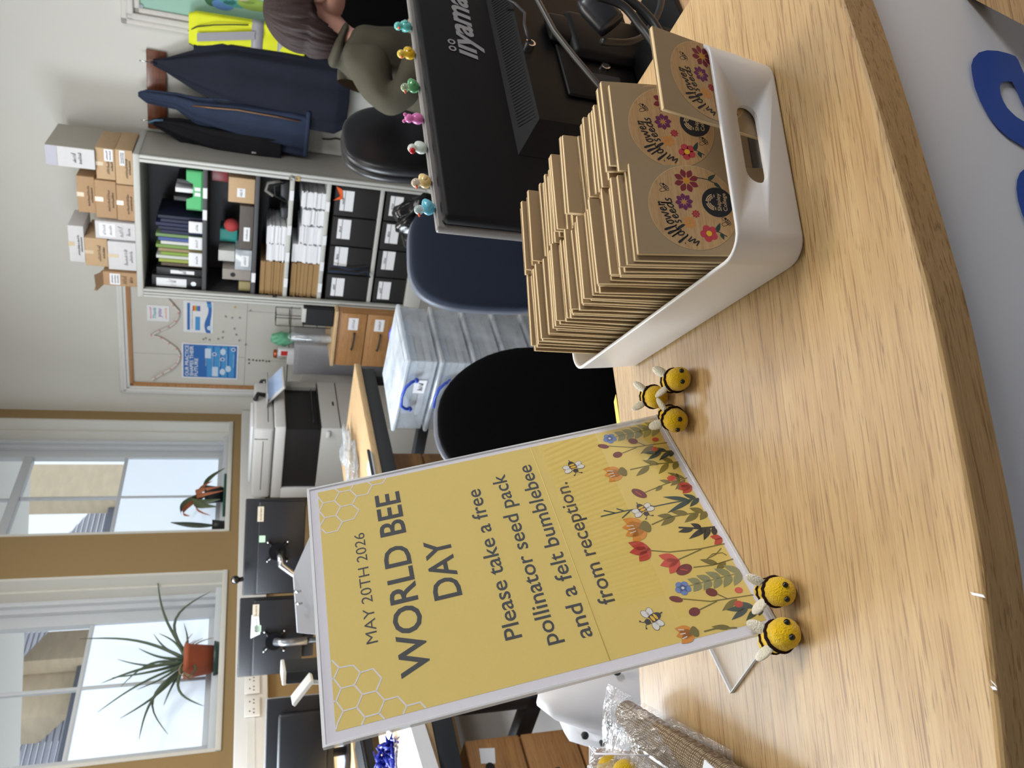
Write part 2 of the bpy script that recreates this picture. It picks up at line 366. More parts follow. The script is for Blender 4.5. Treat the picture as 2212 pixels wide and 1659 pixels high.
# ------------------------------------------------------------------ houses beyond the windows
M_stone = mat('sandstone', rgb(204, 186, 156), 0.9, var=0.22, scale=3, bump=0.3, bscale=20, emit=None, stretch=(1, 1, 3))
M_slate = mat('slate_roof', rgb(150, 152, 166), 0.7, var=0.3, scale=26, stretch=(.3, 1, 3))
M_gutter = mat('dark_gutter', rgb(84, 90, 104), 0.5)
def house(lab, px_r, px_l, out, roof, px_top, eave, ridge):
    """a stone gable between two image bearings and a slate roof to its left"""
    n = -T; base = CO - T * out
    a = on_plane(150, px_r, base, T); b = on_plane(150, px_l, base, T); c = on_plane(150, roof, base, T)
    h = thing('stone_house', lab, 'house', (b.x, b.y, 0), RW)
    L1 = (a - b).dot(D); L2 = (c - b).dot(D)
    k = MB(); k.box((0, 0, 0), (L1, .35, on_plane(px_top, px_r, base, T).z), M_stone); k.build('gable_wall', h)
    ze = on_plane(eave, px_l, base, T).z; zr = on_plane(ridge, px_l, base - T * 2.45, T).z
    k = MB(); k.box((L2 * 1.6, .4, 0), (-.02, 2.6, ze - .02), M_stone); k.build('low_wall', h)
    k = MB(); rows = 14; u_ = 0
    for i in range(rows):                                  # overlapping slate courses
        u0, u1 = i / rows, (i + 1.25) / rows; dz = zr - ze; y0 = .38
        RX = L1 * .98; k.add([(L2 * 1.6, y0 + u0 * 2.4, ze + u0 * dz), (RX, y0 + u0 * 2.4, ze + u0 * dz), (RX, y0 + u1 * 2.4, ze + u1 * dz - .03), (L2 * 1.6, y0 + u1 * 2.4, ze + u1 * dz - .03)], [(0, 1, 2, 3)], M_slate)
    k.build('slate_roof', h)
    k = MB(); k.box((L2 * 1.6, .2, ze - .16), (-.02, .37, ze + .02), M_gutter); k.build('gutter', h)
    k = MB(); k.box((L2 * 2.2, 2.9, 0), (L2 * 1.25, 3.6, zr + (zr - ze) * .22), M_stone); k.build('chimney', h)
house('pale sandstone house with slate roof, seen through the window with the drooping plant', 1003, 1077, 6, 1165, -260, 236, 100)
house('pale sandstone house with slate roof, seen through the window with the spiky plant', 1362, 1422, 8.5, 1720, -300, 168, 8)

# ------------------------------------------------------------------ back wall: noticeboard and what is pinned on it
nb = thing('noticeboard', 'large white noticeboard in a pine frame behind the printer and cabinet', 'noticeboard', bw(0, 0, 0), RB)
m_ = MB()
for k, th in ((0, .03), (.022, .042), (.044, .03)):
    a, b, z0, z1 = .205 + k, 1.9, .9, 2.15 - k
    m_.box((a, -th, z0), (a + .024, -.001, z1), M_white, .004); m_.box((a, -th, z1 - .024), (b, -.001, z1), M_white, .004)
m_.build('moulding', nb)
m_ = MB(); m_.box((.272, -.028, .9), (.302, -.001, 2.085), W_pine, .003); m_.box((.272, -.028, 2.055), (1.9, -.001, 2.085), W_pine, .003); m_.build('pine_frame', nb)
M_nb = mat('noticeboard_panel', rgb(206, 203, 194), 0.5, var=0.015)
m_ = MB(); m_.box((.302, -.012, .9), (1.9, -.001, 2.055), M_nb)
for a, b, c, e in ((.302, 1.227, 1.9, 1.231), (.55, .9, .553, 1.227), (.572, 1.231, .575, 2.05), (1.0, .9, 1.003, 1.227)): m_.box((a, -.0128, b), (c, -.011, e), M_steel2)
m_.build('panel', nb)
M_blue = mat('poster_blue', rgb(38, 104, 178), 0.5, var=0.05); M_blue2 = mat('poster_light_blue', rgb(66, 150, 210), 0.5, var=0.05); M_pale = mat('poster_pale_blue', rgb(206, 222, 240), 0.5, var=0.02)
inks = [mat('print_%s' % n, c, 0.6) for n, c in (('pink', rgb(226, 84, 140)), ('purple', rgb(122, 80, 180)), ('teal', rgb(40, 160, 170)), ('orange', rgb(236, 150, 60)), ('blue', rgb(60, 110, 200)), ('green', rgb(90, 170, 80)), ('red', rgb(206, 50, 50)))]
def wallM(s, z, out): return frame(Vector((s, -out, z)), (1, 0, 0), (0, 0, 1), (0, -1, 0))
def wall_sheet(name, lab, cat, s0, s1, z0, z1, out=.014):
    o = thing(name, lab, cat, bw(s0, out, z0), RB); return o, s1 - s0, z1 - z0, frame((0, 0, 0), (1, 0, 0), (0, 0, 1), (0, -1, 0))
o, W_, H_, F_ = wall_sheet('thank_you_card', 'small white card with rainbow thank you writing at the top of the noticeboard', 'card', .868, 1.005, 1.79, 1.945)
m_ = MB(F_); m_.prism([(0, 0), (W_, 0), (W_, H_), (0, H_)], 0, .002, M_paper)
m_.text('Thank', inks[2], .02, W_ - .02, .092, .024, z=.003, bold=.01, shear=.2); m_.text('you', inks[1], .035, W_ - .03, .055, .03, z=.003, bold=.01, shear=.2)
scribble(m_, inks[0], .02, W_ - .02, .125, .012, None, .003, 1); scribble(m_, inks[3], .025, W_ - .02, .018, .014, None, .003, 2); m_.build('card_sheet', o)
o, W_, H_, F_ = wall_sheet('notice_sheet', 'white notice with blue blocks and wave pinned right of the blue poster', 'notice', .787, 1.064, 1.476, 1.69)
m_ = MB(F_); m_.prism([(0, 0), (W_, 0), (W_, H_), (0, H_)], 0, .002, M_paper)
m_.prism([(.02, .168), (W_ - .02, .168), (W_ - .02, .188), (.02, .188)], .002, .0025, M_blue)
m_.prism([(.02, .095), (.14, .095), (.14, .13), (.02, .13)], .002, .0025, M_blue2)
for i, c in enumerate((6, 3, 5, 4, 1)): m_.prism([(.19, .138 - i * .011), (.235, .138 - i * .011), (.235, .149 - i * .011), (.19, .149 - i * .011)], .002, .0025, inks[c])
wv = [(x / 20 * W_, .05 + .014 * math.sin(x / 20 * 6.5)) for x in range(21)]
m_.add([(x, y, .0025) for x, y in wv] + [(x, y * .35, .0025) for x, y in wv], [(i, i + 1, 22 + i, 21 + i) for i in range(20)], M_blue)
m_.disc((.045, .025), .02, M_pale, z=.003); m_.disc((W_ - .035, .03), .017, M_blue2, z=.003)
scribble(m_, M_ink, .03, .2, .15, .008, None, .003, 3, .002); m_.build('notice_print', o)
o, W_, H_, F_ = wall_sheet('wall_poster', 'blue poster with white heading about practice on the noticeboard', 'poster', .36, .688, 1.281, 1.704)
m_ = MB(F_); m_.prism([(0, 0), (W_, 0), (W_, H_), (0, H_)], 0, .002, M_paper); m_.prism([(.012, .012), (W_ - .012, .012), (W_ - .012, H_ - .012), (.012, H_ - .012)], .002, .0024, M_blue)
for i, s_ in enumerate(('OUR PRACTICE', 'SHAPES THEIR', 'FUTURE')): m_.text(s_, M_paper, .022, (W_ - .02, W_ - .024, .19)[i], .372 - i * .034, .026, z=.003, bold=.015)
for i in range(4): m_.prism([(.02, .03 + i * .055), (W_ - .02, .03 + i * .055), (W_ - .02, .072 + i * .055), (.02, .072 + i * .055)], .0024, .0028, M_blue2)
for c, r_ in (((.07, .175), .0), ((.24, .23), .0)): m_.prism([(c[0] - .045, c[1] - .022), (c[0] + .045, c[1] - .022), (c[0] + .045, c[1] + .022), (c[0] - .045, c[1] + .022)], .0028, .0032, M_pale)
for c in ((.1, .075), (.07, .118), (.26, .118)): m_.disc(c, .03, M_pale, .021, z=.0033)
for c in ((.285, .04), (.235, .182), (.19, .12)): m_.disc(c, .017, M_paper, z=.0035); m_.disc(c, .011, M_blue, z=.0037)
for i in range(5): scribble(m_, M_paper, .12, .24, .034 + i * .052, .007, None, .0036, 20 + i, .002)
m_.build('poster_print', o)
gz = [(275, 760), (340, 722), (400, 690), (460, 640), (480, 580), (455, 530), (400, 490), (340, 450), (268, 430), (330, 395), (400, 368), (440, 335), (465, 290), (470, 250), (430, 205), (385, 155)]
gl = MB(); M_bead = mat('pearl_bead', rgb(226, 218, 210), 0.35); M_beadp = mat('pink_bead', rgb(214, 160, 160), 0.35)
gp = [on_plane(250 + a * .28933, 600 + b * .28933, CO - D * .03, D) for a, b in gz]; q_ = 0
for i in range(len(gp) - 1):
    n = max(2, int((gp[i + 1] - gp[i]).length / .013))
    for k in range(n): gl.ball(gp[i].lerp(gp[i + 1], k / n), .0085, M_beadp if q_ % 5 == 2 else M_bead, 8, 6); q_ += 1
tag(gl.build('bead_garland'), 'string of pearly beads hung in two swags across the noticeboard', 'garland')
M_mag = mat('magnet_grey', rgb(150, 150, 150), 0.3); M_magy = mat('magnet_yellow', rgb(214, 190, 60), 0.3)
for i, (a, b) in enumerate([(820, 288), (868, 298), (925, 297), (885, 378), (900, 424), (922, 468), (800, 403), (797, 445), (765, 455), (700, 462), (672, 450), (655, 458), (1005, 245), (970, 498), (890, 220)]):
    m_ = MB(); m_.cyl((0, 0, 0), (0, -.008, 0), .007, M_magy if i == 14 else M_mag, n=12); o = m_.build('magnet'); p = on_plane(250 + a * .28933, 600 + b * .28933, CO - D * .013, D); place(o, p, RB)
    tag(o, 'small yellow magnet alone near the cabinet side of the noticeboard' if i == 14 else 'small grey round magnet scattered on the noticeboard beside the posters', 'magnet', None if i == 14 else 'scattered grey magnets')
for i, (a, b) in enumerate([(995, 610), (995, 636), (1025, 612), (1050, 617), (1075, 617), (1098, 617), (1125, 622), (1145, 622)]):
    m_ = MB(); m_.cyl((0, 0, 0), (0, -.007, 0), .006, M_ink, n=12); o = m_.build('magnet'); p = on_plane(250 + a * .28933, 600 + b * .28933, CO - D * .013, D); place(o, p, RB)
    tag(o, 'small black magnet in the vertical row low on the noticeboard', 'magnet', 'row of black magnets')

# ------------------------------------------------------------------ mint picture, coat rack, coats
M_mint = mat('mint_green_panel', rgb(150, 190, 172), 0.35, var=0.05, scale=3, coat=0.3); M_pfr = mat('grey_white_moulding', rgb(196, 192, 184), 0.45)
pic = thing('framed_picture', 'mint green picture with colourful paint drips in a pale moulded frame', 'picture', bw(2.97, 0, 0), RB)
m_ = MB()
for k, th in ((0, .03), (.035, .045), (.07, .028)):
    m_.box((k, -th, .95 + k), (k + .037, -.001, 2.04 - k), M_pfr, .005); m_.box((k, -th, 2.003 - k), (1.5, -.001, 2.04 - k), M_pfr, .005); m_.box((k, -th, .95 + k), (1.5, -.001, .987 + k), M_pfr, .005)
m_.build('frame', pic)
m_ = MB(); m_.box((.09, -.016, 1.04), (1.5, -.001, 1.95), M_mint)
m_.box((.2, -.018, 1.9), (.5, -.0155, 1.93), M_paper)
PM = frame(Vector((0, -.017, 0)), (1, 0, 0), (0, 0, 1), (0, -1, 0))
drips = [mat('paint_%s' % n, c, 0.4) for n, c in (('dark_green', rgb(52, 104, 70)), ('blue', rgb(92, 138, 196)), ('teal', rgb(70, 152, 146)), ('lime', rgb(140, 168, 66)), ('pink', rgb(170, 130, 180)), ('tan', rgb(180, 170, 130)))]
for px_, py_, c, rx, ry in ((458, 10, 0, .04, .045), (481, 22, 1, .03, .065), (492, 14, 2, .018, .05), (509, 20, 2, .02, .075), (497, 2, 4, .02, .03), (522, 4, 5, .025, .05), (548, 22, 3, .035, .10), (562, 28, 2, .02, .11), (535, 5, 3, .04, .06)):
    p = on_plane(px_, py_, CO - D * .02, D) - CO; m_.disc((p.dot(T) - 2.97 + .03, p.z), rx, drips[c], ry, M=PM, z=.001 + .0004 * c)
m_.build('painted_panel', pic)
m_ = MB()
for q in ((.115, 1.925), (.115, 1.07)): m_.cyl((q[0], -.024, q[1]), (q[0], -.012, q[1]), .012, M_chrome, n=12)
m_.build('corner_screw', pic)

rk = thing('coat_rack', 'brown varnished coat rack board with metal hooks beside the cabinet', 'coat rack', bw(2.338, 0, 1.79), RB)
m_ = MB(); m_.box((0, -.022, 0), (.5, -.001, .115), W_mahog, .004); m_.build('board', rk)
for x in (.066, .25, .437):
    m_ = MB(); m_.tube([(x, -.022, .06), (x, -.05, .075), (x, -.07, .11), (x, -.075, .15)], .004, M_chrome); m_.tube([(x, -.022, .05), (x, -.05, .03), (x, -.07, .035), (x, -.075, .055)], .004, M_chrome); m_.build('hook', rk)

def drape(rings, m, nz=28, n=40, seed=0, fold=.012, nf=7):
    """hanging cloth: rings (z, x centre, half width, depth) lofted with vertical folds"""
    r = random.Random(seed); ph = [r.uniform(0, 6.28) for _ in range(5)]; out = []
    for i in range(nz + 1):
        u = i / nz * (len(rings) - 1); k = min(int(u), len(rings) - 2); f = u - k; f = f * f * (3 - 2 * f)
        z, xc, hw, dp = [rings[k][j] * (1 - f) + rings[k + 1][j] * f for j in range(4)]; g = min(1, .2 + i / nz * 1.2) * fold; ring = []
        for a in range(n):
            th = 2 * PI * a / n; c, s = math.cos(th), math.sin(th); x = math.copysign(abs(c) ** .75, c) * hw; y = -math.copysign(abs(s) ** .75, s) * dp / 2 - dp / 2
            rip = g * (math.sin(nf * th + ph[0] + i * .05) + .6 * math.sin((nf * 2 - 3) * th + ph[1] - i * .08))
            ring.append((xc + x + rip * .5 * c, min(-.002, y + (rip if s > 0 else 0) * (-1)), z))
        out.append(ring)
    b = MB(); b.loft(out, m); return b
M_navy = mat('navy_coat_cloth', rgb(26, 29, 42), 0.8, spec=0.3, var=0.25, scale=14, bump=.15, bscale=120)
M_navy2 = mat('blue_coat_cloth', rgb(40, 50, 72), 0.8, spec=0.3, var=0.2, scale=14, bump=.15, bscale=120)
M_blackc = mat('black_coat_cloth', rgb(16, 17, 21), 0.8, spec=0.3, var=0.3, scale=14, bump=.15, bscale=120)
M_zip = mat('brass_zip', rgb(140, 104, 70), 0.4, metal=.6)
def coat(lab, s, z, rings, m, seed, out=.045): 
    o = thing('coat', lab, 'coat', bw(s, out, 0), RB, 'coats on the rack'); drape(rings, m, seed=seed).build('coat_body', o); return o
c1 = coat('long navy coat on the hook nearest the mint picture', 2.775, 1.85, [(1.86, 0, .02, .03), (1.78, 0, .045, .06), (1.62, 0, .12, .11), (1.4, .0, .20, .15), (1.05, -.02, .23, .16), (.72, -.03, .24, .15), (.64, -.02, .2, .12)], M_navy, 1)
m_ = drape([(1.62, .10, .06, .08), (1.45, .15, .06, .10), (1.0, .16, .06, .10), (.82, .15, .055, .09)], M_navy, 16, 24, 9, .006); m_.build('sleeve', c1)
m_ = MB(); m_.tube([(0, -.03, 1.845), (.0, -.05, 1.87), (0, -.04, 1.84)], .004, M_navy2); m_.build('hanging_loop', c1)
c2 = coat('blue jacket with raised collar and zip on the middle coat hook', 2.59, 1.94, [(1.95, -.02, .012, .02), (1.90, -.02, .04, .05), (1.72, -.02, .05, .08), (1.6, -.06, .085, .10), (1.3, -.08, .14, .13), (1.0, -.09, .16, .14), (.89, -.1, .16, .13)], M_navy2, 2, .075)
m_ = MB(); m_.tube([(-.02, -.10, 1.62), (-.01, -.122, 1.5), (.005, -.14, 1.35), (.0, -.15, 1.1), (-.01, -.15, .95)], .005, M_zip, 6); m_.build('zip', c2)
m_ = MB(); m_.box((-.25, -.14, .885), (.06, .0, .915), M_navy2, .01); m_.build('hem_band', c2)
c3 = coat('short black coat with pale blue lining on the hook nearest the cabinet', 2.42, 1.87, [(1.875, -.01, .012, .03), (1.83, -.01, .03, .05), (1.7, -.03, .07, .09), (1.45, -.08, .11, .13), (1.2, -.09, .12, .15), (1.06, -.09, .115, .14)], M_blackc, 3, .085)
m_ = MB(); m_.tube([(-.012, -.05, 1.86), (-.005, -.06, 1.885), (.012, -.055, 1.85), (.02, -.055, 1.80)], .007, mat('pale_blue_lining', rgb(90, 122, 150), .8), 8); m_.build('collar_lining', c3)
m_ = MB(); m_.box((-.11, -.158, 1.22), (-.08, -.152, 1.25), M_steel, .003); m_.build('badge', c3)
M_hv = mat('hi_vis_yellow', rgb(222, 226, 30), 0.7, var=0.08, scale=20); M_refl = mat('reflective_grey', rgb(150, 148, 152), 0.35, var=.03)
vs = thing('safety_vest', 'yellow high visibility vest with grey reflective bands hanging beside the coats', 'vest', bw(2.96, .055, 0), RB)
drape([(1.65, .06, .09, .05), (1.6, .06, .11, .07), (1.42, .06, .115, .08), (1.2, .06, .12, .08), (.95, .06, .125, .08)], M_hv, 24, 36, 5, .006, 5).build('vest_cloth', vs)
m_ = MB()
for z0, z1 in ((1.06, 1.12), (1.21, 1.28)):
    q = drape([(z1, .06, .122, .088), (z0, .06, .126, .088)], M_refl, 2, 36, 5, .006, 5); m_.add(q.v, q.f, M_refl, True)
m_.build('waist_band', vs)
m_ = MB(); m_.add([(.0, -.088, 1.6), (.05, -.088, 1.6), (.12, -.094, 1.26), (.07, -.094, 1.26)], [(0, 1, 2, 3)], M_refl); m_.build('shoulder_band', vs)
m_ = MB(); m_.tube([(.045, -.04, 1.652), (.085, -.075, 1.60), (.115, -.092, 1.50), (.135, -.094, 1.40), (.15, -.09, 1.30)], .004, M_ink, 6); m_.tube([(-.03, -.03, 1.648), (-.05, -.055, 1.58), (-.052, -.06, 1.48)], .004, M_ink, 6); m_.build('black_edging', vs)
m_ = MB(); pts = [on_plane(x, y, CO - D * .01, D) for x, y in ((696, 300), (712, 301), (725, 299), (738, 302), (752, 305), (800, 312))]; m_.tube(pts, .006, M_ink, 6)
tag(m_.build('wall_cable'), 'thin black cable hanging loose down the cream wall below the coats', 'cable')

# ------------------------------------------------------------------ tambour cabinet and its contents
C0 = CO + T * 1.568 - D * 0.50
def cab(x, y, z): return C0 + T * x + D * y + ZV * z
X0, X1, CH = -.233, .75, 1.945
M_inner = mat('dark_grey_interior', rgb(74, 74, 76), 0.6, var=.05)
ca = thing('tambour_cabinet', 'tall grey tambour storage cabinet standing open full of files and paper', 'cabinet', C0, RB)
m_ = MB()
m_.box((X1 - .03, .012, .05), (X1, .49, CH - .03), M_steel2, .003); m_.box((X0, .012, .05), (X0 + .03, .49, CH - .03), M_steel2, .003); m_.box((X0, .47, .05), (X1, .49, CH - .03), M_inner)
m_.build('carcass', ca)
m_ = MB(); m_.box((X0 + .03, .06, .1), (X0 + .034, .47, CH - .03), M_inner); m_.box((X1 - .034, .06, .1), (X1 - .03, .47, CH - .03), M_inner); m_.box((X0 + .03, .462, .1), (X1 - .03, .47, CH - .03), M_inner); m_.build('lining', ca)
m_ = MB(); m_.box((X0 - .004, -.012, CH - .04), (X1 + .004, .495, CH), M_steel, .006); m_.build('top_panel', ca)
m_ = MB(); m_.box((X0, 0, 0), (X1, .49, .12), M_steel, .004); m_.build('plinth', ca)
m_ = MB()
for a, b in ((X0, X0 + .014), (X0 + .02, X0 + .034), (X0 + .042, X0 + .058), (X1 - .045, X1 - .025), (X1 - .02, X1)): m_.box((a, -.01, .1), (b, .03, CH - .035), M_steel, .003)
m_.build('front_frame', ca)
m_ = MB(); m_.box((X0 + .05, .0, 1.04), (X0 + .066, .01, 1.07), M_ink); m_.build('latch', ca)
m_ = MB(); m_.cyl((X1 - .03, -.02, 1.0), (X1 - .03, -.008, 1.0), .016, M_chrome); m_.tube([(X1 - .03, -.02, 1.0), (X1 - .03, -.03, .985), (X1 - .03, -.025, .96)], .004, M_chrome); m_.box((X1 - .045, -.018, .945), (X1 - .015, -.013, .968), mat('key_tag', rgb(196, 164, 96), .5)); m_.build('lock', ca)
SH = (1.527, 1.205, .986, .746, .385)
for i, z in enumerate(SH):
    m_ = MB(); m_.box((X0 + .04, .03, z - .014), (X1 - .04, .462, z + .014), M_inner if i < 2 else M_steel, .003); m_.build('shelf', ca)
m_ = MB()
for z, xs in ((1.527, (.35, .5)), (1.205, (-.08,)), (.986, (.55, .3, .1, -.1)), (.746, (.5, .25, .05, -.12))):
    for x in xs: m_.box((x, .024, z - .013), (x + .07, .029, z + .013), M_paper)
m_.build('shelf_label', ca)

def cbox(name, lab, cat, x0, x1, z0, z1, m, y0=.05, dep=.3, group=None, bev=.003):
    o = thing(name, lab, cat, cab(x0, y0, z0), RB, group); k = MB(); k.box((0, 0, 0), (x1 - x0, dep, z1 - z0), m, bev); k.build('body', o); return o
FR = frame((0, 0, 0), (1, 0, 0), (0, 0, 1), (0, -1, 0))
def face_label(o, x0, x1, z0, z1, m=None, text=1, seed=0, name='paper_label', off=.0015):
    k = MB(FR); k.prism([(x0, z0), (x1, z0), (x1, z1), (x0, z1)], 0, off, m or M_paper)
    for i in range(text):
        h = (z1 - z0) / (text + .6); scribble(k, M_ink, x0 + (x1 - x0) * .14, x1 - (x1 - x0) * .14, z1 - h * (i + 1.05), h * .6, None, off + .0005, seed + i, .0035)
    return k.build(name, o)
# top shelf: lever arch file, folder row, green crate
s1 = 1.541
o = cbox('lever_arch_file', 'black lever arch file with white spine label at the left end of the top shelf', 'file', -.19, -.09, s1, 1.86, M_black); face_label(o, .02, .08, .1, .29, seed=40); 
k = MB(); k.cyl((.05, -.002, .055), (.05, .004, .055), .017, M_chrome); k.build('finger_ring', o)
o = cbox('lever_arch_file', 'black lever arch file with narrow label, second from the left on the top shelf', 'file', -.085, -.03, s1, 1.83, M_black); face_label(o, .015, .04, .05, .2, seed=44)
fc = [(90, 74, 60), (150, 160, 70), (196, 200, 190), (130, 158, 60), (150, 130, 96), (120, 150, 76), (206, 206, 198), (70, 90, 150), (110, 140, 90), (28, 34, 66), (24, 30, 58), (30, 36, 70), (26, 32, 60), (22, 26, 50)]
names = 'dull brown|olive|white|bright green|tan|leaf green|off-white|mid blue|sage|dark navy|blackish navy|ink blue|deep navy|midnight blue'.split('|')
x = -.02
for i, c in enumerate(fc):
    o = cbox('folder', '%s cardboard folder standing in the row on the top cabinet shelf' % names[i], 'folder', x, x + .022, s1, 1.80 + .03 * ((i * 7) % 3) / 2, mat('folder_%d' % i, rgb(*c), .6, var=.08), .06, .3, 'folders on the top shelf', .002); x += .0262
for i, (a, b) in enumerate(((.245, .325), (.125, .215), (.0, .1))):
    o = cbox('divider_card', ('white divider label card at the right of the folder row', 'white divider label card in the middle of the folder row', 'white divider label card at the left of the folder row')[i], 'label card', a, b, s1, s1 + .085, M_paper, .035, .012); face_label(o, .01, b - a - .01, .01, .06, seed=50 + i)
M_green = mat('green_crate_plastic', rgb(40, 170, 84), .4)
o = thing('crate', 'bright green plastic crate on the top shelf of the cabinet', 'crate', cab(.40, .05, s1), RB)
k = MB(); k.box((0, 0, 0), (.27, .3, .012), M_green); k.box((0, .29, 0), (.27, .3, .1), M_green)
for a in (0, .26): k.box((a, 0, 0), (a + .01, .3, .1), M_green)
k.add([(0, 0, 0), (.27, 0, 0), (.27, 0, .1), (.2, 0, .1), (.18, 0, .06), (.09, 0, .06), (.07, 0, .1), (0, 0, .1)], [tuple(range(8))], M_green); k.add([(0, .01, 0), (.27, .01, 0), (.27, .01, .1), (.2, .01, .1), (.18, .01, .06), (.09, .01, .06), (.07, .01, .1), (0, .01, .1)], [tuple(range(8))], M_green)
k.build('crate_body', o); face_label(o, .1, .125, .015, .05, text=0, off=.003); face_label(o, .135, .16, .015, .05, text=0, off=.003)
for i, (a, m, lab) in enumerate(((.44, M_black, 'black shiny packet standing in the green crate'), (.5, M_paper, 'white ruled notepad standing in the green crate'), (.56, M_black, 'black spiral notebook standing in the green crate'))):
    cbox('notebook', lab, 'notebook', a, a + .03, s1 + .015, 1.72 - i * .01, m, .09, .2)
# second shelf
s2 = 1.221
o = cbox('cardboard_box', 'tan cardboard box with white label on the second shelf of the cabinet', 'box', .49, .66, s2, 1.385, M_card2, .04, .34); face_label(o, .04, .1, .06, .11, seed=60); 
cbox('handheld_scanner', 'dark red plastic bracket lying on the box on the second shelf', 'bracket', .6, .69, 1.39, 1.49, mat('dark_red_plastic', rgb(120, 26, 34), .4), .1, .12)
o = cbox('drawer_tray', 'long dark drawer tray with a white label on the second shelf', 'tray', .16, .47, s2, 1.31, mat('brown_grey_card', rgb(92, 84, 78), .7), .04, .3); face_label(o, .06, .16, .02, .06, seed=61)
M_teal = mat('teal_card', rgb(30, 146, 134), .5)
cbox('pencil_box', 'teal box standing behind the dark tray on the second shelf', 'box', .135, .225, s2 + .1, 1.435, M_teal, .2, .15)
o = cbox('plastic_tub', 'clear tub with a colourful picture label on the second shelf', 'tub', .0, .15, s2, 1.33, clear('milky_plastic', gloss=.08, rough=.2, milky=.45), .04, .25); face_label(o, .03, .11, .02, .07, text=1, seed=62); 
cbox('card_carton', 'pale card carton on top of the clear tub on the second shelf', 'carton', .03, .11, 1.333, 1.44, M_steel, .1, .15)
o = cbox('tin_box', 'grey box with a round black hole at the left of the second shelf', 'box', -.09, -.01, s2, 1.41, mat('warm_grey_card', rgb(150, 142, 134), .7), .06, .2)
k = MB(); k.cyl((.04, -.002, .12), (.04, .002, .12), .017, M_ink); k.build('hole', o)
cbox('yellow_roll_box', 'dull yellow carton at the left end of the second shelf', 'carton', -.17, -.1, s2, 1.30, mat('khaki_card', rgb(150, 138, 96), .7), .06, .2)
k = MB(); k.ball((0, 0, .05), (.045, .05, .05), mat('red_cloth', rgb(170, 60, 60), .8), 12, 8); o = k.build('cloth_bundle'); place(o, cab(.28, .15, 1.311), RB); tag(o, 'small red and cream cloth bundle on the dark tray on the second shelf', 'bundle')
# paper shelves
def ream(lab, x0, x1, z0, z1, m, n, seed, y0=.05):
    o = thing('paper_stack', lab, 'paper stack', cab(x0, y0, z0), RB); r = random.Random(seed); k = MB()
    for i in range(n):
        a = (z1 - z0) * i / n; j = r.uniform(-.006, .006); k.box((j, r.uniform(0, .01), a), (x1 - x0 + j, .3, a + (z1 - z0) / n * .96), m)
    k.build('sheets', o); return o
M_brownenv = mat('brown_envelope', rgb(160, 128, 84), .8)
s3 = 1.001
ream('tall stack of white paper in two columns on the third shelf', .215, .345, s3, 1.13, M_paper, 14, 1); ream('left column of white paper on the third shelf beside brown envelopes', .085, .21, s3, 1.125, M_paper, 14, 2)
ream('stack of brown envelopes at the left end of the third shelf', -.18, .075, s3, 1.16, M_brownenv, 22, 3)
o = cbox('desk_phone', 'black desk phone handset and cables at the right of the third shelf', 'phone', .52, .66, s3, 1.06, M_black, .08, .2, bev=.01)
k = MB(); k.tube([(.02, .03, .1), (.05, .03, .15), (.1, .04, .14), (.12, .05, .06)], .012, M_steel2); k.tube([(.0, -.01, .02), (.04, -.02, .09), (.1, -.01, .1), (.13, 0, .03)], .006, M_black); k.build('handset', o)
cbox('hole_punch', 'black and silver hole punch in the middle of the third shelf', 'hole punch', .40, .48, s3, 1.05, M_dark, .06, .12, bev=.01)
s4 = .761
for i, (a, b, z1) in enumerate(((.50, .61, .92), (.375, .485, .905), (.235, .365, .915), (.09, .225, .955))):
    ream(('right-hand slanted', 'second from the right', 'third from the right', 'tallest')[i] + ' stack of white forms on the fourth shelf', a, b, s4, z1, M_paper, 16, 10 + i)
ream('stack of brown envelopes at the left end of the fourth shelf', -.18, .08, s4, .95, M_brownenv, 22, 15)
M_bx = mat('black_box_card', rgb(28, 26, 25), .7, var=.15)
for row, z0, z1, zl in ((0, .401, .70, .575), (1, .121, .355, .235)):
    for i in range(4):
        x0 = -.185 + i * .22
        o = cbox('archive_box', '%s black archive box with white label, %s shelf of the cabinet' % (('leftmost', 'second from the left', 'third from the left', 'rightmost')[i], ('fifth', 'bottom')[row]), 'archive box', x0, x0 + .21, z0, z1, M_bx, .035, .38, 'black archive boxes')
        a = .04 + .012 * ((i * 5) % 3); face_label(o, a, a + .145, zl - z0, zl - z0 + .09, text=0)
        k = MB(FR); k.stroke([(a, zl - z0 + .06), (a + .145, zl - z0 + .06)], .003, M_ink, None, .003); scribble(k, M_ink, a + .05, a + .09, zl - z0 + .065, .018, None, .003, 70 + i + row * 4); k.build('label_writing', o)
k = MB(); k.add([(0, 0, 0), (.07, 0, .01), (.085, 0, .05), (.02, -.004, .02), (-.015, 0, .06)], [(0, 1, 2, 3, 4)], mat('orange_tape', rgb(236, 96, 30), .5)); o = k.build('orange_ribbon'); place(o, cab(.60, .025, .652), RB); tag(o, 'bright orange ribbon draped over the right archive box on the fifth shelf', 'ribbon')
k = MB(); k.tube([(0, -.012, .3), (.01, -.02, .2), (.0, -.015, .1), (.03, -.02, .03), (-.02, -.015, 0)], .006, M_navy2); k.tube([(.05, -.012, .28), (.03, -.018, .15), (.05, -.02, .05)], .005, M_navy2); o = k.build('lanyard'); place(o, cab(.06, .02, .40), RB); tag(o, 'dark blue lanyard hanging over the fifth shelf of the cabinet', 'lanyard')

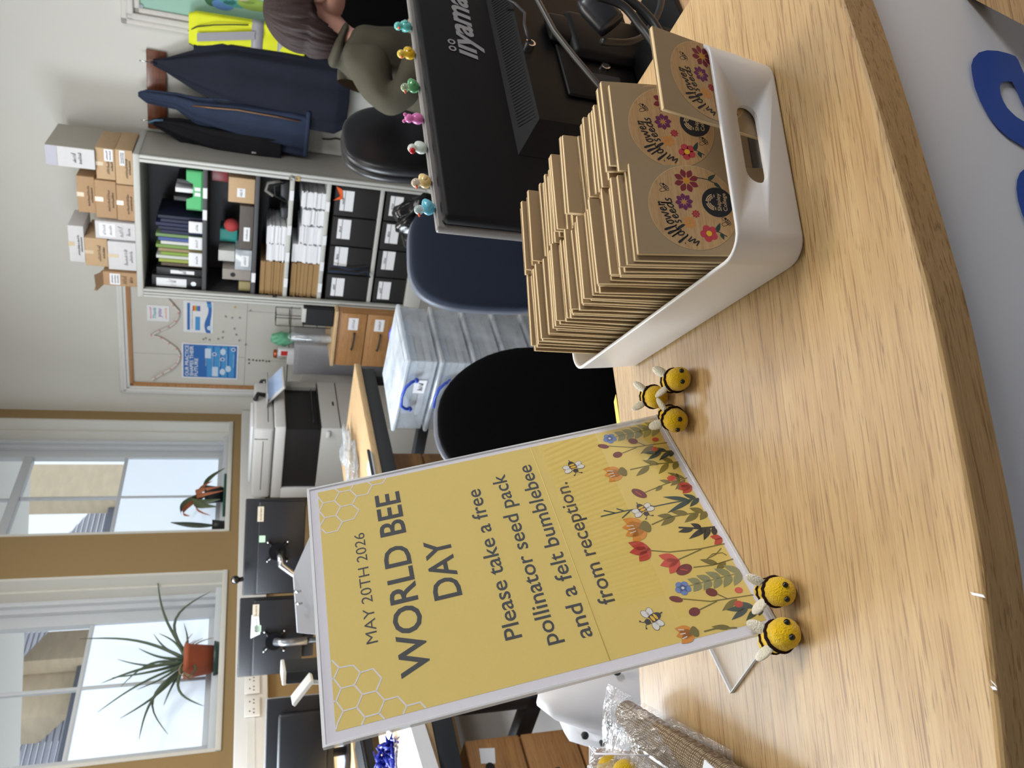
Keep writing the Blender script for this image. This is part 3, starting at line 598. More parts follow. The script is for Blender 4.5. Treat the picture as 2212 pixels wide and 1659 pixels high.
# ------------------------------------------------------------------ cartons piled on the cabinet
def carton(lab, x0, x1, z0, z1, m, y0=.0, dep=.34, lab_rects=(), flap=False, seed=0, tape=True, tilt=0):
    o = thing('carton', lab, 'carton', cab(x0, y0, z0), RB + tilt, 'cartons on the cabinet'); w, h = x1 - x0, z1 - z0
    k = MB(); k.box((0, 0, 0), (w, dep, h), m, .003); k.build('carton_body', o)
    if tape: k = MB(); k.box((w * .44, -.0012, h * .62), (w * .56, .0, h), M_tape); k.box((w * .44, -.001, h), (w * .56, dep, h + .001), M_tape); k.build('tape_strip', o)
    for i, (a, b, c, e, n) in enumerate(lab_rects): face_label(o, a * w, b * w, c * h, e * h, text=n, seed=seed + i * 3, off=.002)
    k = MB(FR); scribble(k, M_ink, w * .2, w * .75, h * .3, h * .16, None, .0015, seed + 90, .004); scribble(k, M_ink, w * .3, w * .7, h * .12, h * .12, None, .0015, seed + 91, .004); k.build('pen_writing', o)
    if flap:
        k = MB(); k.add([(0, 0, h), (w, 0, h), (w * 1.05, -.07, h + .04), (-.02, -.06, h + .035)], [(0, 1, 2, 3)], m); k.add([(0, 0, h), (0, dep, h), (-.05, dep, h + .06), (-.05, 0, h + .06)], [(0, 1, 2, 3)], m); k.build('open_flap', o)
    return o
M_wcard = mat('white_carton', rgb(208, 206, 206), .7); M_gcard = mat('grey_carton', rgb(178, 172, 160), .8)
o = thing('carton', 'tall white and grey carton standing on top of the brown cartons', 'carton', cab(.625, -.02, 2.153), RB, 'cartons on the cabinet')
k = MB(); k.box((0, .0015, 0), (.125, .42, .265), M_gcard, .002); k.build('carton_body', o); k = MB(); k.box((.002, 0, .0), (.123, .004, .2), M_wcard); k.box((.002, 0, .203), (.123, .004, .264), mat('lilac_carton', rgb(186, 184, 196), .7)); k.build('front_flap', o)
k = MB(FR); scribble(k, M_ink, .035, .09, .1, .03, None, .002, 7); scribble(k, M_ink, .03, .095, .07, .02, None, .002, 8); k.build('pen_writing', o)
carton('brown carton with barcode label lying on the cabinet top at the right corner', .545, .765, CH + .001, 2.043, M_card2, .0, .36, ((.55, .98, .45, .75, 2),), seed=1, tape=False)
carton('brown carton with white address label under the tall white carton', .565, .762, 2.045, 2.151, M_card2, .0, .34, ((.6, .98, .1, .55, 2),), seed=2)
carton('square brown carton with handwriting on the cabinet, below another square carton', .30, .535, CH + .001, 2.046, M_card, .01, .3, seed=3)
carton('square brown carton with handwriting, middle of the stack of three', .305, .552, 2.048, 2.168, M_card, .01, .3, seed=4)
carton('brown carton on top of the stack of three with its tape shining', .325, .562, 2.17, 2.27, M_card, .02, .3, seed=5)
carton('white ridged box file standing upright between brown and white cartons', .165, .285, CH + .001, 2.178, M_wcard, .0, .28, ((.15, .9, .5, .9, 2),), seed=6, tape=False)
carton('white square carton with scrawl on the cabinet under a taped brown carton', -.05, .15, CH + .001, 2.112, M_wcard, .0, .3, seed=7)
carton('taped brown carton between the white square carton and the white oblong box', -.035, .162, 2.114, 2.245, M_card2, .0, .3, seed=8)
carton('white oblong box with handwriting at the top left of the pile', -.02, .232, 2.248, 2.338, M_wcard, .01, .26, seed=9, flap=False)
carton('narrow brown carton with open flaps at the left end of the cabinet top', -.17, -.07, CH + .001, 2.15, M_card, .0, .3, ((.1, .9, .5, .8, 3),), True, seed=10, tape=False)

# ------------------------------------------------------------------ printer by the window wall
M_prn = mat('printer_plastic', rgb(206, 205, 202), .45, var=.01); M_prn2 = mat('printer_grey_plastic', rgb(176, 174, 168), .45, var=.01); M_screen = mat('touch_screen', rgb(150, 170, 200), .1, emit=rgb(170, 190, 222), estr=.35)
P0 = ww(.60, .75, 0)
pr = thing('office_printer', 'large grey floor-standing office printer with black output bay by the window wall', 'printer', P0, RW)
k = MB(); k.box((-.59, 0, .03), (0, .64, .715), M_prn2, .006); k.build('base_body', pr)
k = MB()
for z in (.28, .44, .58): k.box((-.585, -.002, z), (-.005, .0, z + .006), M_dark)
k.build('tray_gap', pr)
k = MB(); k.box((-.57, .03, .716), (-.08, .6, .955), M_black); k.box((-.58, .0, .716), (-.03, .5, .725), M_black); k.build('output_bay', pr)
k = MB(); k.box((-.075, 0, .715), (0, .64, .96), M_prn2, .004); k.box((-.59, .55, .715), (-.07, .64, .96), M_prn, .004); k.build('column', pr)
k = MB(); k.box((-.54, .05, .735), (-.14, .3, .745), M_dark, .004); k.box((-.5, .0, .76), (-.1, .1, .768), mat('satin_black', rgb(34, 35, 38), .25), .003); k.build('paper_shelf', pr)
k = MB(); k.box((-.59, -.005, .955), (0, .64, 1.03), M_prn, .008); k.box((-.59, .02, 1.034), (0, .64, 1.165), M_prn, .02); k.build('scanner_lid', pr)
k = MB(); k.box((-.592, .12, 1.10), (-.588, .56, 1.104), M_dark); k.box((-.592, .1, 1.07), (-.588, .104, 1.16), M_dark); k.box((-.592, .0, 1.03), (-.588, .64, 1.034), M_dark); k.box((-.5, .018, 1.07), (-.1, .022, 1.074), M_dark); k.build('lid_gap', pr)
k = MB(); k.box((-.45, .1, 1.166), (-.15, .6, 1.185), M_paper, .004); k.build('feeder_tray', pr)
k = MB(FR); k.text('▬', M_ink, -.31, -.25, .6, .03, None, .001, capref='H') if False else k.prism([(-.31, .61), (-.26, .61), (-.26, .622), (-.31, .622)], 0, .001, M_ink); k.build('badge', pr)
k = MB(); k.box((-.61, .02, .655), (-.59, .07, .68), M_prn, .004); k.build('side_handle', pr)
PM = Matrix.Translation((-.16, -.07, 1.02)) @ Matrix.Rotation(math.radians(38), 4, 'X')
k = MB(); k.box((-.14, -.09, -.01), (.14, .09, .01), M_prn, .006, PM); k.box((-.125, -.075, .009), (.125, .075, .0115), M_screen, 0, PM); k.build('control_panel', pr)
k = MB(); k.box((-.33, -.1, 1.075), (-.05, .02, 1.085), M_prn2, .003); k.tube([(-.2, .0, 1.09), (-.2, -.01, 1.14), (-.26, .0, 1.16)], .016, M_black); k.build('panel_arm', pr)
k = MB(); k.box((.012, .05, .99), (.11, .22, 1.13), M_black, .03); k.cyl((.012, .13, .93), (.012, .13, .995), .02, M_black); k.box((.03, .045, 1.09), (.05, .052, 1.1), M_paper); o = k.build('card_reader'); place(o, P0, RW); tag(o, 'rounded black card reader perched at the right of the printer lid', 'card reader')
k = MB(); k.box((.008, .06, 0), (.2, .6, .82), M_prn2, .006); k.build('finisher', pr)
k = MB(); k.box((.03, .057, .62), (.07, .06, .66), mat('pale_green_label', rgb(170, 190, 150), .5)); k.build('inspection_sticker', pr)

# grey cupboard, drawer pedestal and clutter under the noticeboard
o = thing('metal_cupboard', 'low grey metal cupboard between the printer and the drawer pedestal', 'cupboard', bw(.62, .31, 0), RB)
k = MB(); k.box((0, 0, 0), (.275, .28, .87), mat('cupboard_grey', rgb(168, 168, 172), .5), .004); k.build('cupboard_body', o); k = MB(); k.box((.01, -.004, .03), (.265, -.0005, .84), mat('cupboard_door', rgb(160, 160, 166), .5), .002); k.build('door', o)
pd = thing('drawer_pedestal', 'beech drawer pedestal with three labelled drawers below the noticeboard', 'drawer pedestal', bw(.905, .60, 0), RB)
k = MB(); k.box((0, .018, 0), (.455, .5, .605), W_ped, .002); k.box((-.005, -.004, .606), (.46, .5, .63), W_beech, .003); k.build('carcass', pd)
for i in range(3):
    z0 = .40 - i * .192; k = MB(); k.box((.004, 0, z0), (.451, .017, z0 + .186), W_ped, .003); d_ = k.build('drawer_front', pd)
    k = MB(); k.tube([(.15, 0, z0 + .09), (.155, -.02, z0 + .088), (.19, -.026, z0 + .086), (.25, -.026, z0 + .083), (.285, -.02, z0 + .082), (.29, 0, z0 + .08)], .006, M_dark); k.build('handle', d_)
    k = MB(FR); k.prism([(.315, z0 + .06), (.415, z0 + .06), (.415, z0 + .13), (.315, z0 + .13)], 0, .0015, M_paper); scribble(k, M_ink, .33, .4, z0 + .085, .02, None, .002, 30 + i); k.build('paper_label', d_)
def pedp(s, out, z): return bw(s, out, z)
o = thing('desk_tray', 'black plastic letter tray standing on the drawer pedestal by the cabinet', 'tray', bw(1.21, .55, .632), RB)
k = MB(); k.box((0, 0, 0), (.14, .3, .01), M_black); k.box((0, 0, 0), (.006, .3, .22), M_black); k.box((.134, 0, 0), (.14, .3, .22), M_black); k.box((0, .29, 0), (.14, .3, .22), M_black); k.box((0, 0, 0), (.14, .006, .2), M_black); k.build('tray_body', o)
k = MB(); k.box((.01, .02, .012), (.13, .28, .226), M_steel, .002); k.build('stored_papers', o)
o = thing('wire_rack', 'tall black wire rack on the drawer pedestal', 'rack', bw(1.12, .42, .632), RB); k = MB()
for a in (0, .09):
    k.tube([(a, 0, 0), (a, 0, .4), (a, .12, .4), (a, .12, 0)], .003, M_dark, 6)
for z in (.1, .2, .3, .4): k.tube([(0, 0, z), (.09, 0, z), (.09, .12, z), (0, .12, z), (0, 0, z)], .0025, M_dark, 6)
k.build('wire_frame', o)
o = thing('cup_stack', 'stack of clear plastic cups in a sleeve beside the wire rack', 'cups', bw(1.075, .50, .632), RB)
k = MB(); 
for i in range(10): k.lathe([(.026, i * .026), (.034, i * .026 + .05), (.036, i * .026 + .052)], clear('cup_plastic', gloss=.15, rough=.15, milky=.35), 16)
k.build('cups', o)
k = MB(); k.lathe([(.038, 0), (.04, .3), (.03, .315)], clear_plastic, 16); k.build('sleeve', o)
def lumpy(r3, m, seed, amp=.2, nu=26, nv=16, zmin=-1e9):
    r = random.Random(seed); ph = [r.uniform(0, 6) for _ in range(6)]; k = MB()
    def fn(d, q): 
        s_ = 1 + amp * (math.sin(5 * d.x + ph[0]) * math.sin(4 * d.y + ph[1]) + .6 * math.sin(9 * d.z + 6 * d.x + ph[2]) + .4 * math.sin(13 * d.y - 7 * d.z + ph[3]))
        q = q * s_; q.z = max(q.z, zmin); return q
    k.ball((0, 0, 0), r3, m, nu, nv, None, fn); return k
M_gbag = mat('mint_green_bag', rgb(110, 186, 146), .4)
k = lumpy((.055, .05, .09), M_gbag, 3, .15, zmin=-.085); o = k.build('paper_bag'); place(o, bw(.845, .15, .957), RB); tag(o, 'mint green crumpled bag on the grey metal cupboard', 'bag')
o = thing('glass_jar', 'clear glass jar with a copper lid on the grey metal cupboard', 'jar', bw(.69, .12, .871), RB)
k = MB(); k.lathe([(.03, .002), (.045, .01), (.045, .1), (.035, .12)], clear('jar_glass', gloss=.15, rough=.03), 20); k.build('glass', o)
k = MB(); k.lathe([(.0, .15), (.03, .148), (.036, .14), (.036, .121)], mat('copper', rgb(176, 96, 60), .3, metal=.8), 20); k.build('lid', o)
k = MB(); k.box((0, -.02, 0), (.19, .2, .05), M_paper, .004); o = k.build('paper_bundle'); place(o, bw(.725, .25, .872), RB); o.location = bw(.70, .285, .871); o.scale = (.55, .3, 1); tag(o, 'bundle of white paper lying on the grey metal cupboard', 'paper')
k = MB(); k.box((0, 0, 0), (.06, .04, .12), M_paper, .004); o = k.build('sweet_box'); place(o, bw(.84, .28, .871), RB); tag(o, 'small white box with red print on the grey metal cupboard', 'box')
k = MB(FR); k.prism([(.01, .05), (.05, .05), (.05, .1), (.01, .1)], 0, .002, inks[6]); k.build('red_print', o)
o.location = bw(.765, .28, .871)

# ------------------------------------------------------------------ office desk row and what stands on it
DA = Vector((.075, 4.022, 0))
def dk(x, y, z): return DA + D * x - T * y + ZV * z      # x along the front edge (negative to the camera), y towards the windows
dsk = thing('office_desk', 'long beech office desk with charcoal frame running behind the sign', 'desk', DA, RW)
k = MB(); k.box((-2.6, 0, .70), (0, .66, .73), W_beech, .003); k.build('desk_top', dsk)
k = MB(); k.box((-2.55, .015, .63), (-.02, .06, .699), M_dark, .004); k.box((-2.55, .6, .63), (-.02, .64, .699), M_dark, .004); k.build('beam', dsk)
for x in (-.08, -1.98, -2.53):
    k = MB(); k.box((x, .02, .0), (x + .05, .08, .63), M_dark, .004); k.box((x, .58, 0), (x + .05, .64, .63), M_dark, .004); k.box((x, .02, .3), (x + .05, .62, .36), M_dark, .004); k.build('leg', dsk)
dk2 = thing('office_desk', 'second office desk against the window wall under the two wall-side monitors', 'desk', ww(2.15, .70, 0), RW)
k = MB(); k.box((-2.0, 0, .70), (0, .62, .728), W_beech, .003); k.build('desk_top', dk2); k = MB(); k.box((-1.95, .02, .63), (-.03, .06, .699), M_dark); k.build('beam', dk2)
for x in (-.06, -1.98):
    k = MB(); k.box((x, .02, 0), (x + .05, .6, .63), M_dark, .004); k.build('leg', dk2)
def under_ped(lab, x0, y0, w, face_x=False):
    o = thing('under_desk_pedestal', lab, 'drawer pedestal', dk(x0, y0, 0), RW)
    k = MB(); k.box((-w, .018, .02), (0, .45, .58), W_ped, .003); k.build('carcass', o)
    for i in range(3):
        z0 = .40 - i * .188; k = MB(); k.box((-w + .003, 0, z0), (-.003, .017, z0 + .18), W_ped, .004); d_ = k.build('drawer_front', o)
        k = MB(); k.tube([(-w * .68, 0, z0 + .1), (-w * .66, -.02, z0 + .1), (-w * .34, -.02, z0 + .1), (-w * .32, 0, z0 + .1)], .006, M_dark); k.build('handle', d_)
    return o
p_ = under_ped('beech drawer pedestal with dark handles under the near end of the desk', -2.05, .10, .42)
k = MB(FR); k.prism([(-.09, .50), (-.04, .49), (-.035, .54), (-.085, .545)], 0, .002, M_paper); k.build('torn_label', p_); k = MB(); k.cyl((-.10, -.004, .52), (-.10, .0, .52), .014, M_black); k.build('lock', p_)
under_ped('beech drawer pedestal in the shade under the desk behind the clear storage boxes', -.35, .30, .46)
# clear bag and notebook on the desk
M_film = clear('crinkled_film', gloss=.25, rough=.12, milky=.22, milk=(.75, .82, .88, 1), wrinkle=60)
k = lumpy((.20, .075, .03), M_film, 11, .35, 40, 20, -.022); o = k.build('plastic_bag'); p = on_z(768, 990, .73); place(o, (p.x, p.y, .756), RW + .1); tag(o, 'crumpled clear plastic bag lying on the long beech desk', 'plastic bag')
k = MB(); k.box((-.13, -.05, 0), (.13, .05, .008), M_paper, .002); k.box((-.135, -.054, .008), (.135, -.045, .02), M_dark, .002); o = k.build('notebook'); p = on_z(800, 1022, .74); place(o, (p.x - .02, p.y - .04, .7315), RW); tag(o, 'white notepad with dark edge beside the clear bag on the desk', 'notebook')
# monitors of the wall-side desk, backs to the room
M_mon = mat('monitor_shell', rgb(24, 25, 29), 0.4, var=.1)
M_gloss = mat('glossy_black', rgb(12, 12, 14), .12)
M_bej = mat('beige_asset_label', rgb(196, 184, 164), .5); M_grn = mat('pale_green_sticker', rgb(176, 206, 176), .5)
def back_monitor(lab, x0, x1, y, zb, zt, rz, arm):
    """x right along the back seen by us"""
    o = thing('monitor', lab, 'monitor', ((x0 + x1) / 2, y, zb), rz); w = (x1 - x0) / 2; h = zt - zb
    k = MB(); k.box((-w, .012, 0), (w, .04, h), M_mon, .006); k.build('screen_shell', o)
    k = MB(); k.box((-w * .96, -.012, .0), (w * .96, .014, h * .78), M_mon, .006); k.build('rear_housing', o)
    k = MB(); k.box((-w, .0115, h * .80), (w, .0125, h * .806), M_dark); k.build('seam', o)
    k = MB(FR); k.prism([(w * .55, h * .70), (w * .86, h * .70), (w * .86, h * .80), (w * .55, h * .80)], .0125, .0135, M_bej); scribble(k, M_ink, w * .58, w * .83, h * .73, h * .04, None, .014, 5, .002); k.build('asset_label', o)
    k = MB(FR); k.prism([(arm + .05, h * .66), (arm + .085, h * .66), (arm + .085, h * .76), (arm + .05, h * .76)], .0125, .0135, M_grn); k.build('green_sticker', o)
    k = MB(); a = arm
    k.cyl((a, -.014, h * .45), (a, -.03, h * .45), .045, M_gloss)
    for q in ((-.05, .05), (.05, .05), (-.05, -.05), (.05, -.05)): k.tube([(a, -.02, h * .45), (a + q[0], -.018, h * .45 + q[1])], .009, M_gloss); k.ball((a + q[0], -.022, h * .45 + q[1]), .006, M_chrome, 8, 6)
    k.build('mount_plate', o); return o
m1 = back_monitor('black monitor back nearest the printer on the wall-side desk', -.655, -1.165 + .51 + .0, 4.30, .92, 1.225, 0, 0) if False else back_monitor('black monitor back nearest the printer, mostly above the sign', -1.160, -.655, 4.30, .92, 1.225, 0, -.02)
k = MB(); k.tube([(-.02, -.03, .13), (-.08, -.07, .12), (-.16, -.06, .02), (-.17, -.02, -.18)], .018, M_chrome); k.build('arm', m1)
m2 = back_monitor('black monitor back with white torn sticker, left of the one nearest the printer', -1.575, -1.172, 4.28, .915, 1.235, .06, -.02)
k = MB(FR); k.prism([(.02, .215), (.115, .225), (.12, .26), (.0, .262)], .0125, .0135, M_paper); scribble(k, M_ink, .03, .1, .23, .02, None, .014, 12, .003); k.build('torn_sticker', m2)
k = MB(); k.tube([(-.02, -.03, .14), (-.02, -.06, .1), (-.02, -.055, -.02)], .02, mat('brushed_arm', rgb(150, 152, 156), .3, metal=.8)); k.tube([(-.02, -.055, -.02), (-.02, -.05, -.185)], .014, M_black); k.build('arm', m2)
k = MB(); k.box((-.03, -.013, .0), (.03, -.0125, .0)) if False else k.box((-.12, .01, -.06), (.02, .03, 0), M_mon, .004); k.build('lower_panel', m2)
p = at(524, 1252, 4.26); k = MB(); k.ball((0, 0, 0), (.022, .022, .022), M_gloss, 16, 10); k.cyl((0, 0, -.02), (0, .01, -.035), .012, M_black); k.ball((.0, -.015, .008), .009, M_chrome, 10, 8); o = k.build('webcam'); place(o, (p.x, 4.262, 1.262)); tag(o, 'small round black webcam clipped between the two wall-side monitors', 'webcam')
# near dark monitor and slim speaker
a = at(577, 1513, 3.75); nm = thing('monitor', 'large dark monitor at the left edge with a thin bright rim', 'monitor', (a.x, 3.75, .80), math.radians(6))
k = MB(); hh = a.z - .80; k.box((-.56, 0, 0), (0, .02, hh), M_mon, .004); k.box((-.5, -.03, .03), (-.06, .0, hh - .05), M_mon, .015); k.build('screen_shell', nm)
k = MB(); k.box((-.56, .0205, -.001), (.003, .026, hh + .003), mat('bright_bezel', rgb(150, 152, 156), .35), .001); k.build('bezel', nm)  # bezel coloured pale to imitate light along the monitor edge
k = MB(); k.cyl((-.28, .05, -.07), (-.28, .03, .1), .02, M_black); k.cyl((-.28, .05, -.071), (-.28, .05, -.06), .11, M_black); k.build('stand', nm)
def post(lab, cx_, top, bot, Y, w, d_):
    p = at(top[0], cx_, Y); q = at(bot, cx_, Y); o = thing('desktop_speaker', lab, 'speaker', (p.x, Y, .731)); k = MB(); k.box((-w / 2, 0, 0), (w / 2, d_, p.z - .731 - .012), M_black, .004); k.build('body', o); k = MB(); k.box((-w / 2 - .001, -.002, p.z - .731 - .012), (w / 2 + .001, d_ + .002, p.z - .731), M_white, .003); k.build('lit_cap', o)  # white cap paints the light falling on the black top end
post('slim black upright speaker with a pale top between the monitors', 1466, (610,), 700, 2.75, .045, .12)
p = at(655, 1498, 2.5); k = MB(); k.box((-.045, 0, -.006), (.045, .07, .006), M_white, .002); k.tube([(.03, .03, 0), (.05, .05, -.05), (.08, .05, -.09)], .007, M_steel); o = k.build('desk_lamp_head'); o.location = p; o.rotation_euler = (0, math.radians(38), 0); tag(o, 'small white tilted lamp head on a thin bent stem beside the dark monitor', 'lamp')
k = MB(); k.tube([(.0, .06, .731 - p.z), (.01, .06, -.2), (.08, .06, -.09)], .006, M_steel); 
# silver document holder leaning behind the sign
pts = [at(673, 1153, 2.7), at(634, 1240, 2.7), at(643, 1366, 2.62), at(700, 1372, 2.58), at(705, 1160, 2.66)]
M_silver = mat('silver_plastic', rgb(166, 168, 174), .4); k = MB(); n_ = len(pts); vs = [tuple(q) for q in pts] + [tuple(q + Vector((-.01, .03, .0))) for q in pts]
k.add(vs, [tuple(range(n_)), tuple(reversed(range(n_, 2 * n_)))] + [(i, (i + 1) % n_, n_ + (i + 1) % n_, n_ + i) for i in range(n_)], M_silver); o = k.build('document_holder'); tag(o, 'silver grey file holder leaning upright just behind the top of the sign', 'file holder')
k = MB()
for q in ((643, 1276), (646, 1302)): k.tube([at(q[0] - 6, q[1], 2.6), at(q[0], q[1] + 3, 2.585), at(q[0] + 6, q[1] + 1, 2.6)], .004, M_chrome, 6)
k.build('wire_clip', o)
# keyboard, tinsel bowl, paper on the near end of the desk
p = on_z(780, 1625, .74); o = thing('keyboard', 'black computer keyboard on the desk at the left edge', 'keyboard', (p.x, p.y, .7315), math.radians(74))
k = MB(); k.box((-.3, -.07, 0), (.1, .07, .014), M_black, .005); k.build('case', o); k = MB()
M_key = mat('key_caps', rgb(44, 45, 48), .4)
for i in range(22):
    for j in range(5): k.box((-.293 + i * .0175, -.062 + j * .025, .013), (-.293 + i * .0175 + .0145, -.062 + j * .025 + .021, .0195), M_key)
k.build('keys', o)
M_tins = mat('blue_tinsel', rgb(24, 40, 160), .25, metal=.4, var=.5, scale=60)
p = on_z(850, 1625, .77); o = thing('bowl', 'shallow glass bowl heaped with shiny blue tinsel on the desk', 'bowl', (p.x - .02, p.y, .7315))
k = MB(); k.lathe([(.0, .002), (.05, .003), (.085, .03), (.095, .05), (.09, .05), (.08, .03), (.0, .008)], clear('bowl_glass', gloss=.2, rough=.05), 28); k.build('dish', o)
r = random.Random(4); k = MB()
for i in range(70):
    th = r.uniform(0, 6.28); rr = r.uniform(0, .075); c = Vector((rr * math.cos(th), rr * math.sin(th), .03 + r.uniform(0, .05) * (1.1 - rr / .08))); q = Vector((r.uniform(-1, 1), r.uniform(-1, 1), r.uniform(-.4, .7))).normalized() * .035
    k.tube([c - q, c + Vector((r.uniform(-.015, .015), r.uniform(-.015, .015), .012)), c + q], [.002, .006, .002], M_tins, 5)
t_ = k.build('tinsel', o)
p = on_z(905, 1612, .75); k = MB(); r = random.Random(8)
for i in range(10): k.box((-.15 + r.uniform(-.004, .004), -.11, i * .0045), (.15, .11 + r.uniform(-.004, .004), i * .0045 + .004), M_paper)
o = k.build('paper_stack'); place(o, (p.x - .06, p.y, .7315), math.radians(75)); tag(o, 'stack of white paper at the near edge of the desk below the blue tinsel', 'paper')
k = MB(); k.box((-.1, -.11, 0), (.1, .11, .012), M_silver, .003); o = k.build('laptop'); p = on_z(735, 1640, .75); place(o, (p.x - .02, p.y + .02, .7315), math.radians(70)); tag(o, 'closed grey laptop on the desk under the large dark monitor', 'laptop')

# ------------------------------------------------------------------ window-sill plants
M_terra = mat('terracotta', rgb(176, 92, 64), .75, var=.08, scale=20); M_saucer = mat('dark_green_saucer', rgb(34, 62, 58), .4); M_soil = mat('potting_soil', rgb(58, 46, 38), .95, var=.4, scale=90, bump=.6, bscale=120)
M_leaf = mat('grey_green_leaf', rgb(84, 98, 76), .5, var=.25, scale=12); M_leafb = mat('dry_leaf', rgb(150, 126, 96), .7, var=.3, scale=14)
SILL = WZ0 + .0125
pl = thing('potted_plant', 'spiky aloe-like plant in a terracotta pot on the left window sill', 'plant', ww(2.405, -.10, SILL), RW)
k = MB(); k.lathe([(.0, .001), (.098, .001), (.108, .03), (.104, .03), (.095, .008), (.0, .008)], M_saucer, 32); k.build('saucer', pl)
k = MB(); k.lathe([(.0, .009), (.078, .009), (.098, .165), (.102, .165), (.104, .195), (.096, .195), (.09, .16), (.0, .155)], M_terra, 32); k.build('pot', pl)
k = MB(); k.ball((0, 0, .155), (.089, .089, .02), M_soil, 20, 8); k.build('soil', pl)
def spike(k, tip_s, tip_z, yo, m, r0=.009, bend=.25, base=(0, 0, .19)):
    t_ = Vector((-(tip_s - 2.405), yo, tip_z - SILL)); b = Vector(base) + Vector((t_.x * .08, yo * .2, 0)); d_ = t_ - b; side = Vector((-d_.z, 0, d_.x)) * bend * (1 if d_.x > 0 else -1); pts = []; rr = []
    for i in range(11):
        u = i / 10; pts.append(b + d_ * u + side * math.sin(PI * u) * .6 + Vector((0, 0, 0))); rr.append(r0 * (1 - u) ** .7 + .0012)
    k.tube(pts, rr, m, 6)
lf = [(2.203, 2.115, -.02), (1.739, 1.734, -.03), (1.921, 1.401, -.06), (2.738, 1.834, .02), (2.892, 1.721, .0), (2.759, 1.402, -.05), (2.442, 1.914, .05), (2.55, 1.95, -.05), (2.33, 1.9, .03), (2.62, 1.76, -.06), (2.86, 1.58, .03), (2.15, 1.72, .04), (2.25, 1.68, -.08), (2.5, 1.86, .06), (2.66, 1.62, .05), (2.1, 1.55, .02), (2.35, 1.78, -.08), (2.7, 1.95, .0), (2.6, 1.5, -.1)]
for i, (s_, z_, yo) in enumerate(lf): k = MB(); spike(k, s_, z_, yo, M_leaf, .011 if i < 8 else .009, (.16, .1, .5, .12, .2, .4, .06, .1)[i % 8] * (1 if i % 3 else -1)); k.build('leaf', pl)
for i in range(9): k = MB(); r = random.Random(i); spike(k, 2.405 + r.uniform(-.22, .24), SILL + r.uniform(.02, .16), r.uniform(-.13, .05), M_leafb, .005, .35); k.build('dry_leaf', pl)
p2 = thing('potted_plant', 'drooping orange and green leaved plant in a black pot on the right window sill', 'plant', ww(.93, -.08, SILL), RW)
k = MB(); k.box((-.2, -.075, .001), (.16, .085, .02), mat('green_tray', rgb(24, 74, 58), .4), .006); k.build('tray', p2)
M_bpot = mat('black_pot', rgb(26, 27, 29), .5)
k = MB(); k.lathe([(.0, .021), (.055, .021), (.072, .15), (.064, .15), (.055, .13), (0, .128)], M_bpot, 24); k.build('pot', p2)
M_dg = mat('dull_green_leaf', rgb(92, 104, 76), .5, var=.3, scale=14); M_or = mat('withered_orange_leaf', rgb(176, 106, 72), .6, var=.25, scale=14)
def blade(k, pts, w, m):
    pts = [Vector(p) for p in pts]; vs = []; fs = []; n = len(pts)
    for i, p in enumerate(pts):
        u = i / (n - 1); ww_ = w * math.sin(PI * min(.98, .08 + .92 * u)) ** .8; q = Vector((.545, -.839, .25)) * ww_; vs += [p + q, p + Vector((.004, .004, 0)), p - q]
    for i in range(n - 1):
        for a in (0, 1): fs.append((3 * i + a, 3 * i + a + 1, 3 * i + a + 4, 3 * i + a + 3))
    k.add(vs, fs, m, True)
def curve3(a, b, c, n=9):
    a, b, c = Vector(a), Vector(b), Vector(c); return [a * (1 - u) ** 2 + b * 2 * u * (1 - u) + c * u * u for u in [i / (n - 1) for i in range(n)]]
for i, (mid, tip, w_, m) in enumerate((((-.1, 0, .34), (-.19, -.05, .06), .035, M_dg), ((-.14, 0, .36), (-.12, -.06, .04), .03, M_dg), ((-.03, -.04, .33), (-.02, -.1, .03), .018, M_or), ((-.08, -.03, .32), (-.06, -.09, .02), .016, M_or), ((.1, -.02, .22), (.25, -.05, .02), .02, M_dg), ((-.12, .02, .3), (-.26, -.03, .1), .014, M_or), ((.05, .02, .26), (.09, -.06, .1), .014, M_or), ((-.2, .0, .38), (-.25, -.02, .24), .02, M_or), ((-.05, .05, .36), (-.16, .05, .3), .028, M_dg))):
    k = MB(); blade(k, curve3((0, 0, .14), mid, tip), w_, m); k.build('leaf', p2)
p3 = thing('potted_plant', 'small snake plant with one upright leaf in a little black pot', 'plant', ww(1.315, -.03, SILL), RW)
k = MB(); k.lathe([(0, .001), (.03, .001), (.042, .085), (.036, .085), (.03, .075), (0, .075)], M_bpot, 20); k.build('pot', p3)
k = MB(); blade(k, curve3((0, 0, .075), (.0, 0, .22), (.05, .01, .36)), .02, mat('dark_snake_leaf', rgb(62, 72, 58), .5, var=.3)); k.build('leaf', p3)

